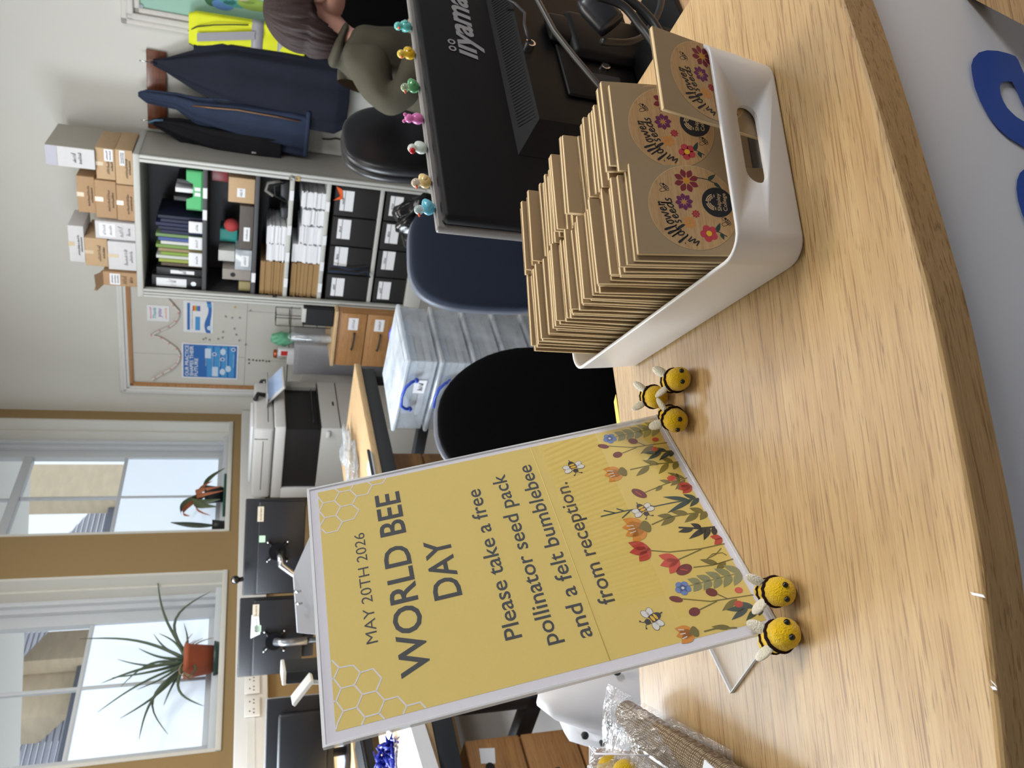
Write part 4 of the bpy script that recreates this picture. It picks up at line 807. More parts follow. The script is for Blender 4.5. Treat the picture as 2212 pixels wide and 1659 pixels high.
# ------------------------------------------------------------------ clear storage boxes stacked on the carpet
M_box = clear('cloudy_box_plastic', gloss=.06, rough=.2, milky=.28, milk=(.72, .78, .84, 1)); M_lid = clear('box_lid_plastic', gloss=.1, rough=.15, milky=.38, milk=(.78, .84, .90, 1)); M_bh = mat('blue_handle', rgb(34, 66, 170), .35)
N0 = Vector((.076, 3.0, 0)); E1 = Vector((.234, .255, 0)).normalized(); BA = math.atan2(E1.y, E1.x)
for i in range(5):
    z0 = .001 + i * .137; lab = ('at the bottom of the stack', 'second from the bottom of the stack', 'in the middle of the stack', 'second from the top with a paper label', 'on the top of the stack')[i]
    o = thing('storage_box', 'clear lidded storage box with blue handle clips ' + lab, 'storage box', (N0.x, N0.y, z0), BA, 'stacked clear storage boxes'); w_, d_ = .36, .40
    k = MB()
    for a, b in (((.01, .01, 0), (w_ - .01, d_ - .01, .004)), ((.01, .01, 0), (w_ - .01, .014, .108)), ((.01, d_ - .014, 0), (w_ - .01, d_ - .01, .108)), ((.01, .01, 0), (.014, d_ - .01, .108)), ((w_ - .014, .01, 0), (w_ - .01, d_ - .01, .108))): k.box(a, b, M_box)
    k.build('tub', o)
    k = MB(); k.box((0, 0, .108), (w_, d_, .125), M_lid, .006); k.box((.03, .03, .125), (w_ - .03, d_ - .03, .129), M_lid, .002); k.build('lid', o)
    for q in (0, 1):
        k = MB(); x = -.004 if q == 0 else w_ + .004; y0, y1 = .10, .26; sg = -1 if q == 0 else 1
        k.tube([(x, y0, .07), (x + sg * .006, y0 + .005, .09), (x + sg * .014, y0 + .03, .112), (x + sg * .018, (y0 + y1) / 2, .12), (x + sg * .014, y1 - .03, .112), (x + sg * .006, y1 - .005, .09), (x, y1, .07)], .0065, M_bh); k.ball((x, y0, .07), .011, M_bh, 8, 6); k.ball((x, y1, .07), .011, M_bh, 8, 6); k.build('handle', o)
    r = random.Random(i); k = MB()
    for j in range(3): k.box((.04 + r.uniform(0, .03), .05, .006 + j * .03), (w_ - .05, d_ - .05 - r.uniform(0, .04), .03 + j * .03), (M_paper, M_steel, M_pale)[j], .003)
    k.build('contents', o)
    if i in (3, 4):
        k = MB(frame((.0085, .16, 0), (0, -1, 0), (0, 0, 1), (-1, 0, 0))); k.prism([(-.02, .025), (.05, .022), (.05, .075), (-.02, .07)], 0, .0012, M_paper); scribble(k, M_ink, -.005, .035, .035, .025, None, .002, 33 + i); k.build('paper_label', o)
# spotted sacks on the floor behind the near chair, bin bag behind the blue chair, white bag below the counter
M_sack = mat('white_spotted_sack', rgb(206, 204, 206), .5, var=.06, scale=8); M_dot = mat('sack_print_black', rgb(30, 32, 36), .6); M_rib = mat('red_ribbon', rgb(190, 36, 60), .4); M_gr = mat('dull_green_print', rgb(96, 124, 96), .6)
def sack(lab, c, r3, seed, group=None):
    k = lumpy(r3, M_sack, seed, .08, 32, 20, -r3[2] * .93); o = thing('gift_sack', lab, 'sack', c)
    r = random.Random(seed)
    for i in range(26):
        th = r.uniform(-2.6, -.2); ph = r.uniform(-.7, .9); d_ = Vector((math.cos(th) * math.cos(ph), math.sin(th) * math.cos(ph), math.sin(ph)))
        k.ball(Vector((d_.x * r3[0], d_.y * r3[1], d_.z * r3[2])) * 1.02, .007, M_dot if i % 4 else M_gr, 8, 6)
    k.build('sack_body', o); return o
p = on_z(1010, 915, .3); o = sack('white plastic sack printed with black spots beside the clear storage boxes', (-.16, 2.62, .225), (.17, .17, .24), 21)
k = MB(); k.tube([(.08, -.14, .12), (.1, -.15, .0), (.08, -.15, -.14)], .013, M_rib); k.tube([(-.03, -.165, .15), (-.02, -.17, .0), (-.05, -.165, -.12)], .012, M_gr); k.build('ribbon', o)
o = sack('white spotted carrier bag on the floor behind the counter near the sign', (-.52, 1.30, .42), (.16, .2, .36), 22)
k = MB(); k.tube([(.08, -.1, .27), (.12, -.14, .2), (.13, -.16, .1)], .02, mat('tan_print', rgb(196, 160, 104), .6)); k.build('tan_print', o)
k = lumpy((.11, .10, .13), mat('bin_bag_black', rgb(14, 14, 16), .18, bump=.8, bscale=30), 31, .16, 30, 18, -.12); o = k.build('bin_bag'); place(o, (.69, 3.35, .545)); tag(o, 'shiny black bin bag behind the blue chair in front of the cabinet', 'bin bag')
k = MB(); k.lathe([(.0, 0), (.10, .0), (.125, .42), (.12, .42), (.096, .01), (0, .01)], M_dark, 24); o = k.build('waste_bin'); place(o, (.69, 3.35, 0.001)); tag(o, 'charcoal waste bin holding the shiny black bin bag', 'bin')

# ------------------------------------------------------------------ chairs
def superq(k, c, r3, e, m, fn=None, nu=36, nv=22, M=None):
    def f(d_, q):
        p = Vector([math.copysign(abs(v) ** e, v) for v in d_]); mx = (abs(p.x) ** (2 / e) + abs(p.y) ** (2 / e) + abs(p.z) ** (2 / e)) ** (e / 2); p = p / max(mx, 1e-6)
        q = Vector((p.x * r3[0], p.y * r3[1], p.z * r3[2])); return fn(q) if fn else q
    k.ball(c, 1.0, m, nu, nv, M, f)
def chair(lab, loc, rz, top, hw, bh, fabric, shell, arms=True, taper=.12, e=.62, tiltb=.10):
    """office chair looking along -y of its own frame; top = height of the back"""
    o = thing('office_chair', lab, 'office chair', loc, rz, None); st = .44; cz_ = top - bh / 2
    def bend(q):
        u = q.z / (bh / 2); q.x *= (1 - taper * max(0, u) ** 2); q.y += q.x * q.x * -.35 + (u * tiltb * bh / 2); return q
    B = Vector((0, .20, cz_))
    k = MB(); superq(k, B, (hw, .032, bh / 2), e, fabric, bend); k.build('backrest', o)
    def bend2(q): q = bend(q); q.y += .03; return q
    k = MB(); superq(k, B, (hw + .001, .03, bh / 2 + .001), e, shell, bend2); k.build('back_shell', o)
    k = MB(); superq(k, (0, -.03, st), (.235, .225, .045), .55, fabric, lambda q: q); k.build('seat', o)
    k = MB(); k.tube([(0, .1, st - .06), (0, .27, st - .03), (0, .285, st + .1), (0, .265, cz_)], .022, M_black); k.build('back_bar', o)
    k = MB(); k.cyl((0, 0, .1), (0, 0, st - .03), .025, M_black); k.build('gas_column', o)
    k = MB()
    for i in range(5): a = 2 * PI * i / 5 + .3; k.tube([(0, 0, .11), (.15 * math.cos(a), .15 * math.sin(a), .10), (.28 * math.cos(a), .28 * math.sin(a), .065)], [.03, .024, .018], M_black)
    k.build('star_base', o)
    for i in range(5): a = 2 * PI * i / 5 + .3; k = MB(); c = Vector((.28 * math.cos(a), .28 * math.sin(a), .029)); k.cyl(c + Vector((-.02, 0, 0)), c + Vector((.02, 0, 0)), .028, M_black); k.build('castor', o)
    if arms:
        for sx in (-1, 1):
            k = MB(); k.tube([(sx * .2, .02, st - .03), (sx * .27, .02, st), (sx * .275, .02, st + .18)], .014, M_black); k.box((sx * .275 - .03, -.12, st + .18), (sx * .275 + .03, .12, st + .21), shell, .012); k.build('armrest', o)
    return o
M_shell = mat('chair_shell_grey', rgb(92, 98, 110), .5); M_bluefab = mat('navy_chair_fabric', rgb(38, 44, 58), .9, spec=.2, var=.2, scale=400, bump=.2, bscale=1500); M_leather = mat('black_leather', rgb(20, 20, 23), .38, var=.2, scale=60, bump=.1, bscale=80)
chair('black fabric office chair just behind the counter beside the seed packet tray', (-.035, 1.43, 0), math.radians(14), .885, .172, .46, M_blackfab, M_shell, False, .22, .78)
chair('dark blue fabric office chair with grey shell, left of the monitor with figurines', (.425, 2.02, 0), math.radians(14), .838, .172, .44, M_bluefab, M_shell, False, .10, .55)
chair('black leather office chair the person is sitting on', (1.0, 2.72, 0), math.radians(38), .965, .20, .48, M_leather, M_leather, False, .14)
chair('black office chair back standing behind the person', (1.56, 3.2, 0), math.radians(10), .965, .23, .5, M_blackfab, M_black, False, .2)

# ------------------------------------------------------------------ person seated behind the monitor
def skin(name, joints, edges, mat_, parent, sub=2, root=0):
    """one continuous surface grown around a skeleton: joints = [(point, rx, ry)]"""
    me = bpy.data.meshes.new(name); me.from_pydata([tuple(j[0]) for j in joints], edges, []); o = bpy.data.objects.new(name, me); COL.objects.link(o)
    bm = bmesh.new(); bm.from_mesh(me); L_ = bm.verts.layers.skin.verify(); bm.verts.ensure_lookup_table()
    for i, j in enumerate(joints): bm.verts[i][L_].radius = (j[1], j[2]); bm.verts[i][L_].use_root = (i == root)
    bm.to_mesh(me); bm.free()
    s_ = o.modifiers.new('s', 'SKIN'); s_.use_smooth_shade = True; s_.branch_smoothing = .6
    u = o.modifiers.new('u', 'SUBSURF'); u.levels = sub; u.render_levels = sub
    dg = bpy.context.evaluated_depsgraph_get(); m2 = bpy.data.meshes.new_from_object(o.evaluated_get(dg)); bpy.data.objects.remove(o); bpy.data.meshes.remove(me)
    m2.materials.clear(); m2.materials.append(mat_)
    for p in m2.polygons: p.use_smooth = True; p.material_index = 0
    o = bpy.data.objects.new(name, m2); COL.objects.link(o); o.parent = parent; return o
M_skin = mat('skin', rgb(196, 146, 128), .55, var=.05, scale=20); M_hood = mat('olive_hoodie_cloth', rgb(74, 70, 58), .9, spec=.2, var=.15, scale=12, bump=.3, bscale=40)
M_hair = mat('dark_brown_hair', rgb(46, 32, 29), .62, spec=.3, var=.6, scale=9, stretch=(16, 16, 1.1), bump=.9, bscale=14); M_jean = mat('dark_trousers', rgb(36, 38, 46), .85)
pe = thing('person', 'person with dark brown hair and an olive hoodie sitting bowed behind the monitor', 'person', (1.06, 2.62, 0), 0)
def R_(x, y, z): return Vector((x - 1.06, y - 2.62, z))
J = [(R_(1.05, 2.66, .53), .13, .12), (R_(1.03, 2.65, .72), .125, .115), (R_(1.06, 2.63, .90), .12, .115), (R_(1.105, 2.615, 1.0), .055, .055), (R_(1.14, 2.61, 1.05), .05, .05), (R_(1.185, 2.61, 1.12), .085, .078), (R_(1.20, 2.61, 1.17), .085, .08),
     (R_(1.035, 2.50, .955), .05, .05), (R_(.86, 2.45, .866), .034, .034), (R_(.98, 2.39, .79), .032, .03), (R_(1.14, 2.36, .70), .028, .028), (R_(1.09, 2.75, .955), .05, .05), (R_(1.10, 2.86, .78), .045, .045), (R_(1.27, 2.80, .74), .032, .032), (R_(1.36, 2.76, .70), .028, .028),
     (R_(1.20, 2.55, .53), .085, .08), (R_(1.48, 2.52, .52), .06, .06), (R_(1.50, 2.52, .25), .05, .05), (R_(1.48, 2.52, .08), .038, .038), (R_(1.20, 2.77, .53), .085, .08), (R_(1.48, 2.80, .52), .06, .06), (R_(1.50, 2.80, .25), .05, .05), (R_(1.48, 2.80, .08), .038, .038)]
ED = [(0, 1), (1, 2), (2, 3), (3, 4), (4, 5), (5, 6), (2, 7), (7, 8), (8, 9), (9, 10), (2, 11), (11, 12), (12, 13), (13, 14), (0, 15), (15, 16), (16, 17), (17, 18), (0, 19), (19, 20), (20, 21), (21, 22)]
skin('body', J, ED, M_skin, pe)
JH = [(R_(1.05, 2.66, .50), .155, .145), (R_(1.02, 2.65, .72), .155, .145), (R_(1.04, 2.63, .88), .165, .15), (R_(1.085, 2.615, 1.0), .095, .10), (R_(1.10, 2.61, 1.045), .078, .085),
      (R_(1.02, 2.48, .965), .09, .088), (R_(.93, 2.455, .92), .078, .074), (R_(.85, 2.44, .868), .062, .06), (R_(.94, 2.40, .815), .062, .06), (R_(1.07, 2.375, .745), .05, .05),
      (R_(1.09, 2.77, .955), .088, .085), (R_(1.10, 2.87, .78), .066, .064), (R_(1.27, 2.81, .74), .052, .05)]
EH = [(0, 1), (1, 2), (2, 3), (3, 4), (2, 5), (5, 6), (6, 7), (7, 8), (8, 9), (2, 10), (10, 11), (11, 12)]
hd_ = skin('hoodie', JH, EH, M_hood, pe, 3)
for v in hd_.data.vertices:                              # soft cloth creases
    p = v.co; f_ = math.sin(46 * p.z + 20 * p.x + 9 * p.y) * .5 + math.sin(75 * p.x - 34 * p.z + 11) * .35 + math.sin(30 * p.y + 63 * p.z) * .3
    v.co = p + v.normal * .0045 * f_
skin('trousers', [(a, rx + .02, ry + .02) for a, rx, ry in (J[0], J[15], J[16], J[17], J[19], J[20], J[21])], [(0, 1), (1, 2), (2, 3), (0, 4), (4, 5), (5, 6)], M_jean, pe)
HC = R_(1.175, 2.61, 1.122)
k = MB()
def hairf(d, q):
    rip = 1 + .03 * math.sin(16 * math.atan2(d.y, d.x) + 5 * d.z) * (1 - abs(d.z)) + .022 * math.sin(37 * math.atan2(d.y, d.x) + 2 * d.z) * (1 - .8 * abs(d.z)); q = q * rip
    if d.x > .35: q.x *= .72                         # open towards the face, which looks right and down
    if d.z < -.1: q.x -= .05 * min(1, -d.z); q *= 1.0
    if d.z < -.2 and d.x > -.2: q.z *= .45; q.y *= .8
    return q
k.ball(HC + Vector((-.012, 0, .012)), (.118, .104, .125), M_hair, 120, 36, None, hairf)
k.build('hair', pe)
k = MB()
k.ball(HC + Vector((.092, 0, -.02)), (.018, .012, .018), M_skin, 12, 8); k.ball(HC + Vector((.012, -.083, -.02)), (.018, .01, .028), M_skin, 12, 8); k.ball(HC + Vector((.012, .083, -.02)), (.018, .01, .028), M_skin, 12, 8)
k.ball(HC + Vector((.045, -.02, -.06)), (.075, .07, .055), M_skin, 20, 12)
k.build('face', pe)
k = MB()
for sy_ in (-1, 1): k.ball(HC + Vector((.078, sy_ * .033, .0)), .012, M_paper, 10, 8); k.ball(HC + Vector((.088, sy_ * .034, -.001)), .006, M_ink, 8, 6)
k.build('eyes', pe)
k = MB(); k.box(HC + Vector((.082, -.022, -.072)), HC + Vector((.098, .022, -.064)), mat('lips', rgb(170, 96, 90), .5), .003); k.build('mouth', pe)
for bx, by, lab in ((1.17, 2.36, 0), (1.39, 2.755, 1)):   # hands resting forward: palm, four fingers, thumb
    k = MB(); c = R_(bx, by, .70); k.ball(c, (.042, .036, .016), M_skin, 14, 8)
    for j in range(4): y = -.027 + j * .018; L_ = (.052, .06, .056, .044)[j]; k.tube([c + Vector((.03, y, 0)), c + Vector((.03 + L_ * .6, y * 1.1, .006)), c + Vector((.03 + L_, y * 1.12, -.008))], [.009, .008, .006], M_skin, 8)
    k.tube([c + Vector((-.01, .034, 0)), c + Vector((.02, .055, -.004)), c + Vector((.045, .06, -.008))], [.011, .009, .007], M_skin, 8); k.build('hand', pe)

# ------------------------------------------------------------------ low desk, black monitor with a row of figurines
ld = thing('worktop', 'lower pale worktop behind the counter carrying the black monitor', 'worktop', (0, 0, 0))
W_low = wood('pale_worktop', rgb(214, 178, 138), rgb(204, 166, 126), rgb(180, 140, 100), .2, .6, .5, 'X', .05)
k = MB(); k.prism([(.14, .80), (.44, .47), (1.35, .80), (1.35, 1.7), (.62, 1.52), (.18, 1.30)], .675, .70, W_low); k.build('worktop_board', ld)
for x, y in ((.30, .86), (1.25, .9), (.5, 1.38), (1.25, 1.6)): k = MB(); k.box((x, y, 0), (x + .05, y + .05, .674), M_dark); k.build('leg', ld)
MA = math.atan2(.529, .849); MO = Vector((.198, .92, .737))
mo = thing('monitor', 'black computer monitor seen from behind with a row of tiny figurines on top', 'monitor', MO, MA)
M_ms = mat('iron_black_shell', rgb(7, 8, 9), .55, spec=.2, var=.08, scale=300); M_ms2 = mat('deep_black_shell', rgb(5, 5, 6), .5, spec=.2, var=.1); M_logo = mat('logo_grey', rgb(132, 134, 137), .4)
k = MB(); k.box((0, -.002, 0), (.62, .016, .332), M_ms, .006); k.build('rear_shell', mo)
k = MB(); k.box((-.002, .0155, -.002), (.622, .028, .337), mat('bezel_grey', rgb(120, 116, 112), .4), .003); k.build('bezel', mo)
k = MB(); k.box((.005, .0275, .005), (.615, .0285, .33), M_gloss); k.build('screen', mo)
k = MB(); k.add([(.125, -.0025, .218), (.5, -.0025, .218), (.5, -.0025, -.0), (.125, -.0025, 0), (.165, -.034, .192), (.46, -.034, .192), (.46, -.034, .0), (.165, -.034, .0)], [(0, 1, 5, 4), (1, 2, 6, 5), (2, 3, 7, 6), (3, 0, 4, 7), (4, 5, 6, 7)], M_ms2); k.build('rear_bump', mo)
k = MB()
for i in range(46):
    x = .172 + i * .0062; k.add([(x, -.0095, .2135), (x + .0035, -.0095, .2135), (x + .0035, -.0305, .1955), (x, -.0305, .1955)], [(0, 1, 2, 3)], M_ms)
k.build('vent_slots', mo)
LG = frame((0, -.0026, 0), (1, 0, 0), (0, 0, 1), (0, -1, 0))
k = MB(LG); k.text('ııyama', M_logo, .312, .455, .2515, .0255, z=.0004, bold=.028, shear=.32, capref='ı')
for x in (.327, .342):                                     # the two ring dots over the first letters
    n_ = 22; ri, ro = .0032, .0058; vs = []
    for j in range(n_): a = 2 * PI * j / n_; vs += [(x + ro * math.cos(a), .2865 + ro * math.sin(a), .0005), (x + ri * math.cos(a), .2865 + ri * math.sin(a), .0005)]
    k.add(vs, [(2 * j, 2 * ((j + 1) % n_), 2 * ((j + 1) % n_) + 1, 2 * j + 1) for j in range(n_)], M_logo)
k.build('logo', mo)
k = MB()
for x, z in ((.314, .183), (.294, .069)): k.cyl((x, -.034, z), (x, -.044, z), .0075, M_chrome); k.cyl((x, -.044, z), (x, -.0445, z), .005, M_ink)
k.build('fixing_screw', mo)
k = MB(); k.box((.22, -.04, .02), (.40, -.034, .14), M_ms2, .004); k.box((.33, -.052, .06), (.39, -.034, .15), M_ms2, .012); k.box((.255, -.041, .05), (.275, -.0395, .10), M_ink); k.build('socket_panel', mo)
k = MB(); k.box((.30, -.055, -.05), (.40, -.0335, .12), M_ms2, .01); k.box((.31, -.05, -.036), (.39, -.01, -.02), M_ms2); k.build('stand_column', mo)
k = MB(); k.box((.20, -.12, -.037), (.46, .12, -.024), M_ms2, .004); k.box((.22, -.118, -.024), (.30, -.03, .012), M_ms2, .004); k.box((.26, -.1, .0), (.32, -.04, .022), M_ms2, .004); k.build('stand_foot', mo)
k = MB(); k.tube([(.42, -.04, .215), (.400, -.045, .195), (.372, -.05, .185), (.345, -.05, .19), (.325, -.05, .19), (.314, -.046, .185)], .0022, M_dark, 6); k.build('security_wire', mo)
def world_to(o, p): return Matrix.Rotation(-MA, 4, 'Z') @ (Vector(p) - MO)
o = thing('cable', 'thick black cable slanting down across the back of the black monitor', 'cable', (0, 0, 0)); k = MB()
def wl(x, y, z): return MO + Matrix.Rotation(MA, 3, 'Z') @ Vector((x, y, z))
k.tube([wl(.40, -.085, .215), wl(.36, -.085, .182), wl(.286, -.085, .167), wl(.24, -.085, .148), wl(.188, -.085, .123), wl(.150, -.08, .096), wl(.12, -.06, .05), wl(.11, -.04, -.02)], .0042, mat('cable_grey', rgb(52, 50, 48), .4), 8); k.build('cable_sheath', o)
o = thing('power_plug', 'chunky black power plug hanging at the back of the black monitor', 'plug', (0, 0, 0)); k = MB()
a, b = at(1275, 5, .90), at(1322, 55, .885); ax_ = (b - a).normalized(); ux_ = ax_.cross(Vector((0, -1, .3))).normalized(); uy_ = ax_.cross(ux_)
rg = []
for u, sc_ in ((-.2, .8), (0, .95), (.15, 1), (.9, 1), (1.0, .96)):
    c = a.lerp(b, u); rg.append([c + ux_ * math.copysign(abs(math.cos(2 * PI * j / 24)) ** .6, math.cos(2 * PI * j / 24)) * .019 * sc_ + uy_ * math.copysign(abs(math.sin(2 * PI * j / 24)) ** .8, math.sin(2 * PI * j / 24)) * .0115 * sc_ for j in range(24)])
k.loft(rg, mat('plug_black', rgb(30, 31, 34), .35)); k.build('plug_body', o)
for i, (pts, rad) in enumerate((([(1290, -8), (1345, 12), (1382, 55), (1403, 82), (1420, 110)], .0052), ([(1330, -10), (1370, 8), (1404, 40), (1425, 72), (1440, 100), (1450, 130)], .0058), ([(1430, -8), (1425, 20), (1408, 55), (1388, 80), (1352, 92), (1300, 90)], .0045))):
    o = thing('cable', ('inner black cable curving beside the power plug', 'outer thick black cable looping over the edge of the counter', 'thin black cable crossing under the two thicker cables')[i], 'cable', (0, 0, 0)); k = MB(); raw = [at(q[0], q[1], .86 + .04 * i - .01 * j) for j, q in enumerate(pts)]; sm = []
    for j in range(len(raw) - 1):
        p0, p1, p2_, p3_ = raw[max(j - 1, 0)], raw[j], raw[j + 1], raw[min(j + 2, len(raw) - 1)]
        for s_ in range(6): u = s_ / 6; sm.append(.5 * ((2 * p1) + (p2_ - p0) * u + (2 * p0 - 5 * p1 + 4 * p2_ - p3_) * u * u + (3 * p1 - p0 - 3 * p2_ + p3_) * u ** 3))
    sm.append(raw[-1]); k.tube(sm, rad, M_black, 10); k.build('cable_sheath', o)

# figurines along the top edge
def gum(name, c, tr=.35):
    m = mat(name, c, .15, var=.05, coat=.4); b = m.node_tree.nodes['Principled BSDF']; b.inputs['Transmission Weight'].default_value = tr; b.inputs['IOR'].default_value = 1.3; b.inputs['Subsurface Weight'].default_value = .15; b.inputs['Subsurface Radius'].default_value = (.01, .01, .01); return m
def figurine(lab, x, body, head, kind, seed):
    o = thing('figurine', lab, 'figurine', wl(x, .018, .3375), MA + math.radians((seed * 37) % 50 - 25), 'tiny animal figurines on the monitor')
    k = MB(); sgn = -1 if kind in ('duck', 'chick') else 1
    def bf(d, q): 
        q.z = max(q.z, -.0072)
        if kind != 'bear': q.x *= 1 + .25 * max(0, d.x) ; q.z += .004 * max(0, d.x) ** 2
        return q
    k.ball((.001, 0, .0075), (.0095, .0075, .0085), body, 20, 12, None, bf); k.build('body', o)
    k = MB(); k.ball((-.003, 0, .0195), (.0062, .006, .0062), head, 16, 10); k.build('head', o)
    if kind == 'bear':
        for s_ in (-1, 1): k = MB(); k.ball((-.003, s_ * .0045, .0255), .0024, head, 10, 8); k.build('ear', o)
    elif kind == 'bird':
        k = MB(); k.ball((-.0085, 0, .020), (.004, .0042, .0042), mat('crimson_gel', rgb(190, 24, 40), .15), 12, 8); k.build('red_face', o)
    else:
        k = MB(); k.cyl((-.0085, 0, .0195), (-.0125, 0, .019), .002, mat('orange_beak', rgb(220, 90, 50), .3), .0008, 10); k.build('beak', o)
        k = MB()
        for s_ in (-1, 1): k.ball((.002, s_ * .007, .009), (.005, .0015, .0035), body, 10, 6)
        k.build('wing', o)
    return o
for args in (('aqua figurine, rightmost of the tiny animals on the monitor', .388, gum('aqua_gel', rgb(120, 214, 206), .15), gum('aqua_gel', 0), 'chick', 1), ('clear yellow figurine on the monitor between the aqua and green ones', .326, gum('yellow_gel', rgb(236, 196, 40)), gum('pale_yellow_gel', rgb(240, 214, 90)), 'chick', 2),
             ('green glittery figurine with clear head on the monitor', .255, gum('green_gel', rgb(104, 178, 120)), gum('clear_green_gel', rgb(206, 226, 190), .7), 'chick', 3), ('pink figurine with two little ears on the monitor', .191, gum('pink_gel', rgb(240, 140, 206), .1), gum('pink_gel', 0), 'bear', 4),
             ('white figurine with a dark red face on the monitor', .135, gum('white_gel', rgb(226, 236, 228), .2), gum('white_gel', 0), 'bird', 5), ('cream duck figurine with clear head on the monitor', .074, gum('cream_gel', rgb(240, 214, 150), .3), gum('clear_cream_gel', rgb(238, 226, 206), .6), 'duck', 6),
             ('light blue duck figurine at the left corner of the monitor', .029, gum('sky_gel', rgb(120, 206, 230), .3), gum('clear_sky_gel', rgb(214, 232, 232), .6), 'duck', 7)): figurine(*args)

# ------------------------------------------------------------------ reception counter
TOP = .955
W_oak = wood('oak_counter', rgb(192, 160, 110), rgb(182, 148, 99), rgb(112, 80, 44), math.radians(14), 1.0, .40, 'X', .22)
W_edge = wood('oak_edge', rgb(182, 146, 98), rgb(172, 136, 88), rgb(116, 86, 52), math.radians(14), 1.0, .45, 'X', .12)
near = [(-1.3, .40), (-1.0, .325), (-.75, .28), (-.5, .257), (-.35, .252), (-.25, .257), (-.171, .266), (-.12, .2745), (-.068, .284), (-.004, .301), (.05, .3165), (.094, .332), (.17, .360), (.244, .390), (.32, .425), (.378, .456)]
def smooth_line(p, n=5):
    out = []
    for j in range(len(p) - 1):
        a, b, c, d = [Vector(q) for q in (p[max(j - 1, 0)], p[j], p[j + 1], p[min(j + 2, len(p) - 1)])]
        for s_ in range(n): u = s_ / n; q = .5 * ((2 * b) + (c - a) * u + (2 * a - 5 * b + 4 * c - d) * u * u + (3 * b - a - 3 * c + d) * u ** 3); out.append((q.x, q.y))
    return out + [tuple(p[-1])]
far = [(.235, .772), (.15, .735), (.085, .710), (.022, .687), (-.032, .667), (-.13, .642), (-.246, .614), (-.4, .588), (-.6, .578), (-.9, .60), (-1.2, .67)]
ctr = thing('reception_counter', 'curved oak reception counter top with a white front panel', 'reception counter', (0, 0, 0))
near = smooth_line(near); far = [far[0]] + smooth_line(far[1:]); outl = near + far; TH = .026
k = MB(); bm = bmesh.new(); vs = [bm.verts.new((x, y, TOP - TH)) for x, y in outl]; f = bm.faces.new(vs); r_ = bmesh.ops.extrude_face_region(bm, geom=[f])
for v in [g for g in r_['geom'] if isinstance(g, bmesh.types.BMVert)]: v.co.z = TOP
bmesh.ops.recalc_face_normals(bm, faces=bm.faces)
topf = [f_ for f_ in bm.faces if f_.normal.z > .9]
bmesh.ops.bevel(bm, geom=list({e for f_ in topf for e in f_.edges}), offset=.0035, segments=3, profile=.5, affect='EDGES')
side = [f_ for f_ in bm.faces if f_.normal.z < .5]; bm.verts.index_update()
for f_ in bm.faces: k.add([v.co.copy() for v in f_.verts], [tuple(range(len(f_.verts)))], W_edge if f_.normal.z < .5 else W_oak, False)
bm.free(); k.build('counter_top', ctr)
M_front = mat('white_laminate_front', rgb(222, 223, 226), .5, var=.02, scale=5)
ins = []
for i, (x, y) in enumerate(near):
    a = Vector(near[max(i - 1, 0)]); b = Vector(near[min(i + 1, len(near) - 1)]); t_ = (b - a).normalized(); ins.append((x - t_.y * .028, y + t_.x * .028))
k = MB(); n_ = len(ins); back = [(x - .0, y + .018) for x, y in ins]
k.add([(x, y, 0) for x, y in ins] + [(x, y, TOP - TH - .0005) for x, y in ins] + [(x, y, 0) for x, y in back] + [(x, y, TOP - TH - .0005) for x, y in back],
      [(i, i + 1, n_ + i + 1, n_ + i) for i in range(n_ - 1)] + [(2 * n_ + i, 3 * n_ + i, 3 * n_ + i + 1, 2 * n_ + i + 1) for i in range(n_ - 1)] + [(0, n_, 3 * n_, 2 * n_), (n_ - 1, 3 * n_ - 1, 4 * n_ - 1, 2 * n_ - 1)], M_front, True); k.build('front_panel', ctr)
M_sign = mat('blue_sign_vinyl', rgb(36, 78, 166), .4, var=.02)
pa, pb = Vector((*ins[55], 0)), Vector((*ins[65], 0)); pt = (pb - pa).normalized(); pn = Vector((pt.y, -pt.x, 0))
def pan(zx, zy, off=.0025): return on_plane(1560 + zx * .29476, zy * .29476, pa + pn * off, pn)
outer = [(2290, 700), (2212, 540), (2170, 440), (2150, 412), (2100, 392), (2020, 372), (1940, 368), (1880, 385), (1840, 430), (1825, 480), (1830, 540), (1850, 640), (1890, 740), (1950, 850), (2020, 940), (2100, 1010), (2212, 1080), (2300, 1120)]
inner = [(2275, 925), (2212, 790), (2150, 650), (2125, 600), (2110, 597), (2095, 596), (2080, 596), (2066, 598), (2048, 606), (2038, 622), (2035, 645), (2041, 690), (2060, 740), (2090, 790), (2120, 822), (2155, 855), (2212, 890), (2270, 930)]
k = MB(); n_ = len(outer); vs = [pan(*q) for q in outer] + [pan(*q) for q in inner]; k.add(vs, [(i, i + 1, n_ + i + 1, n_ + i) for i in range(n_ - 1)], M_sign)
k.add([pan(*q) for q in ((2300, 1215), (2212, 1240), (2182, 1268), (2162, 1318), (2156, 1380), (2168, 1470), (2195, 1560), (2240, 1660), (2300, 1730))], [tuple(range(9))], M_sign); k.build('blue_lettering', ctr)
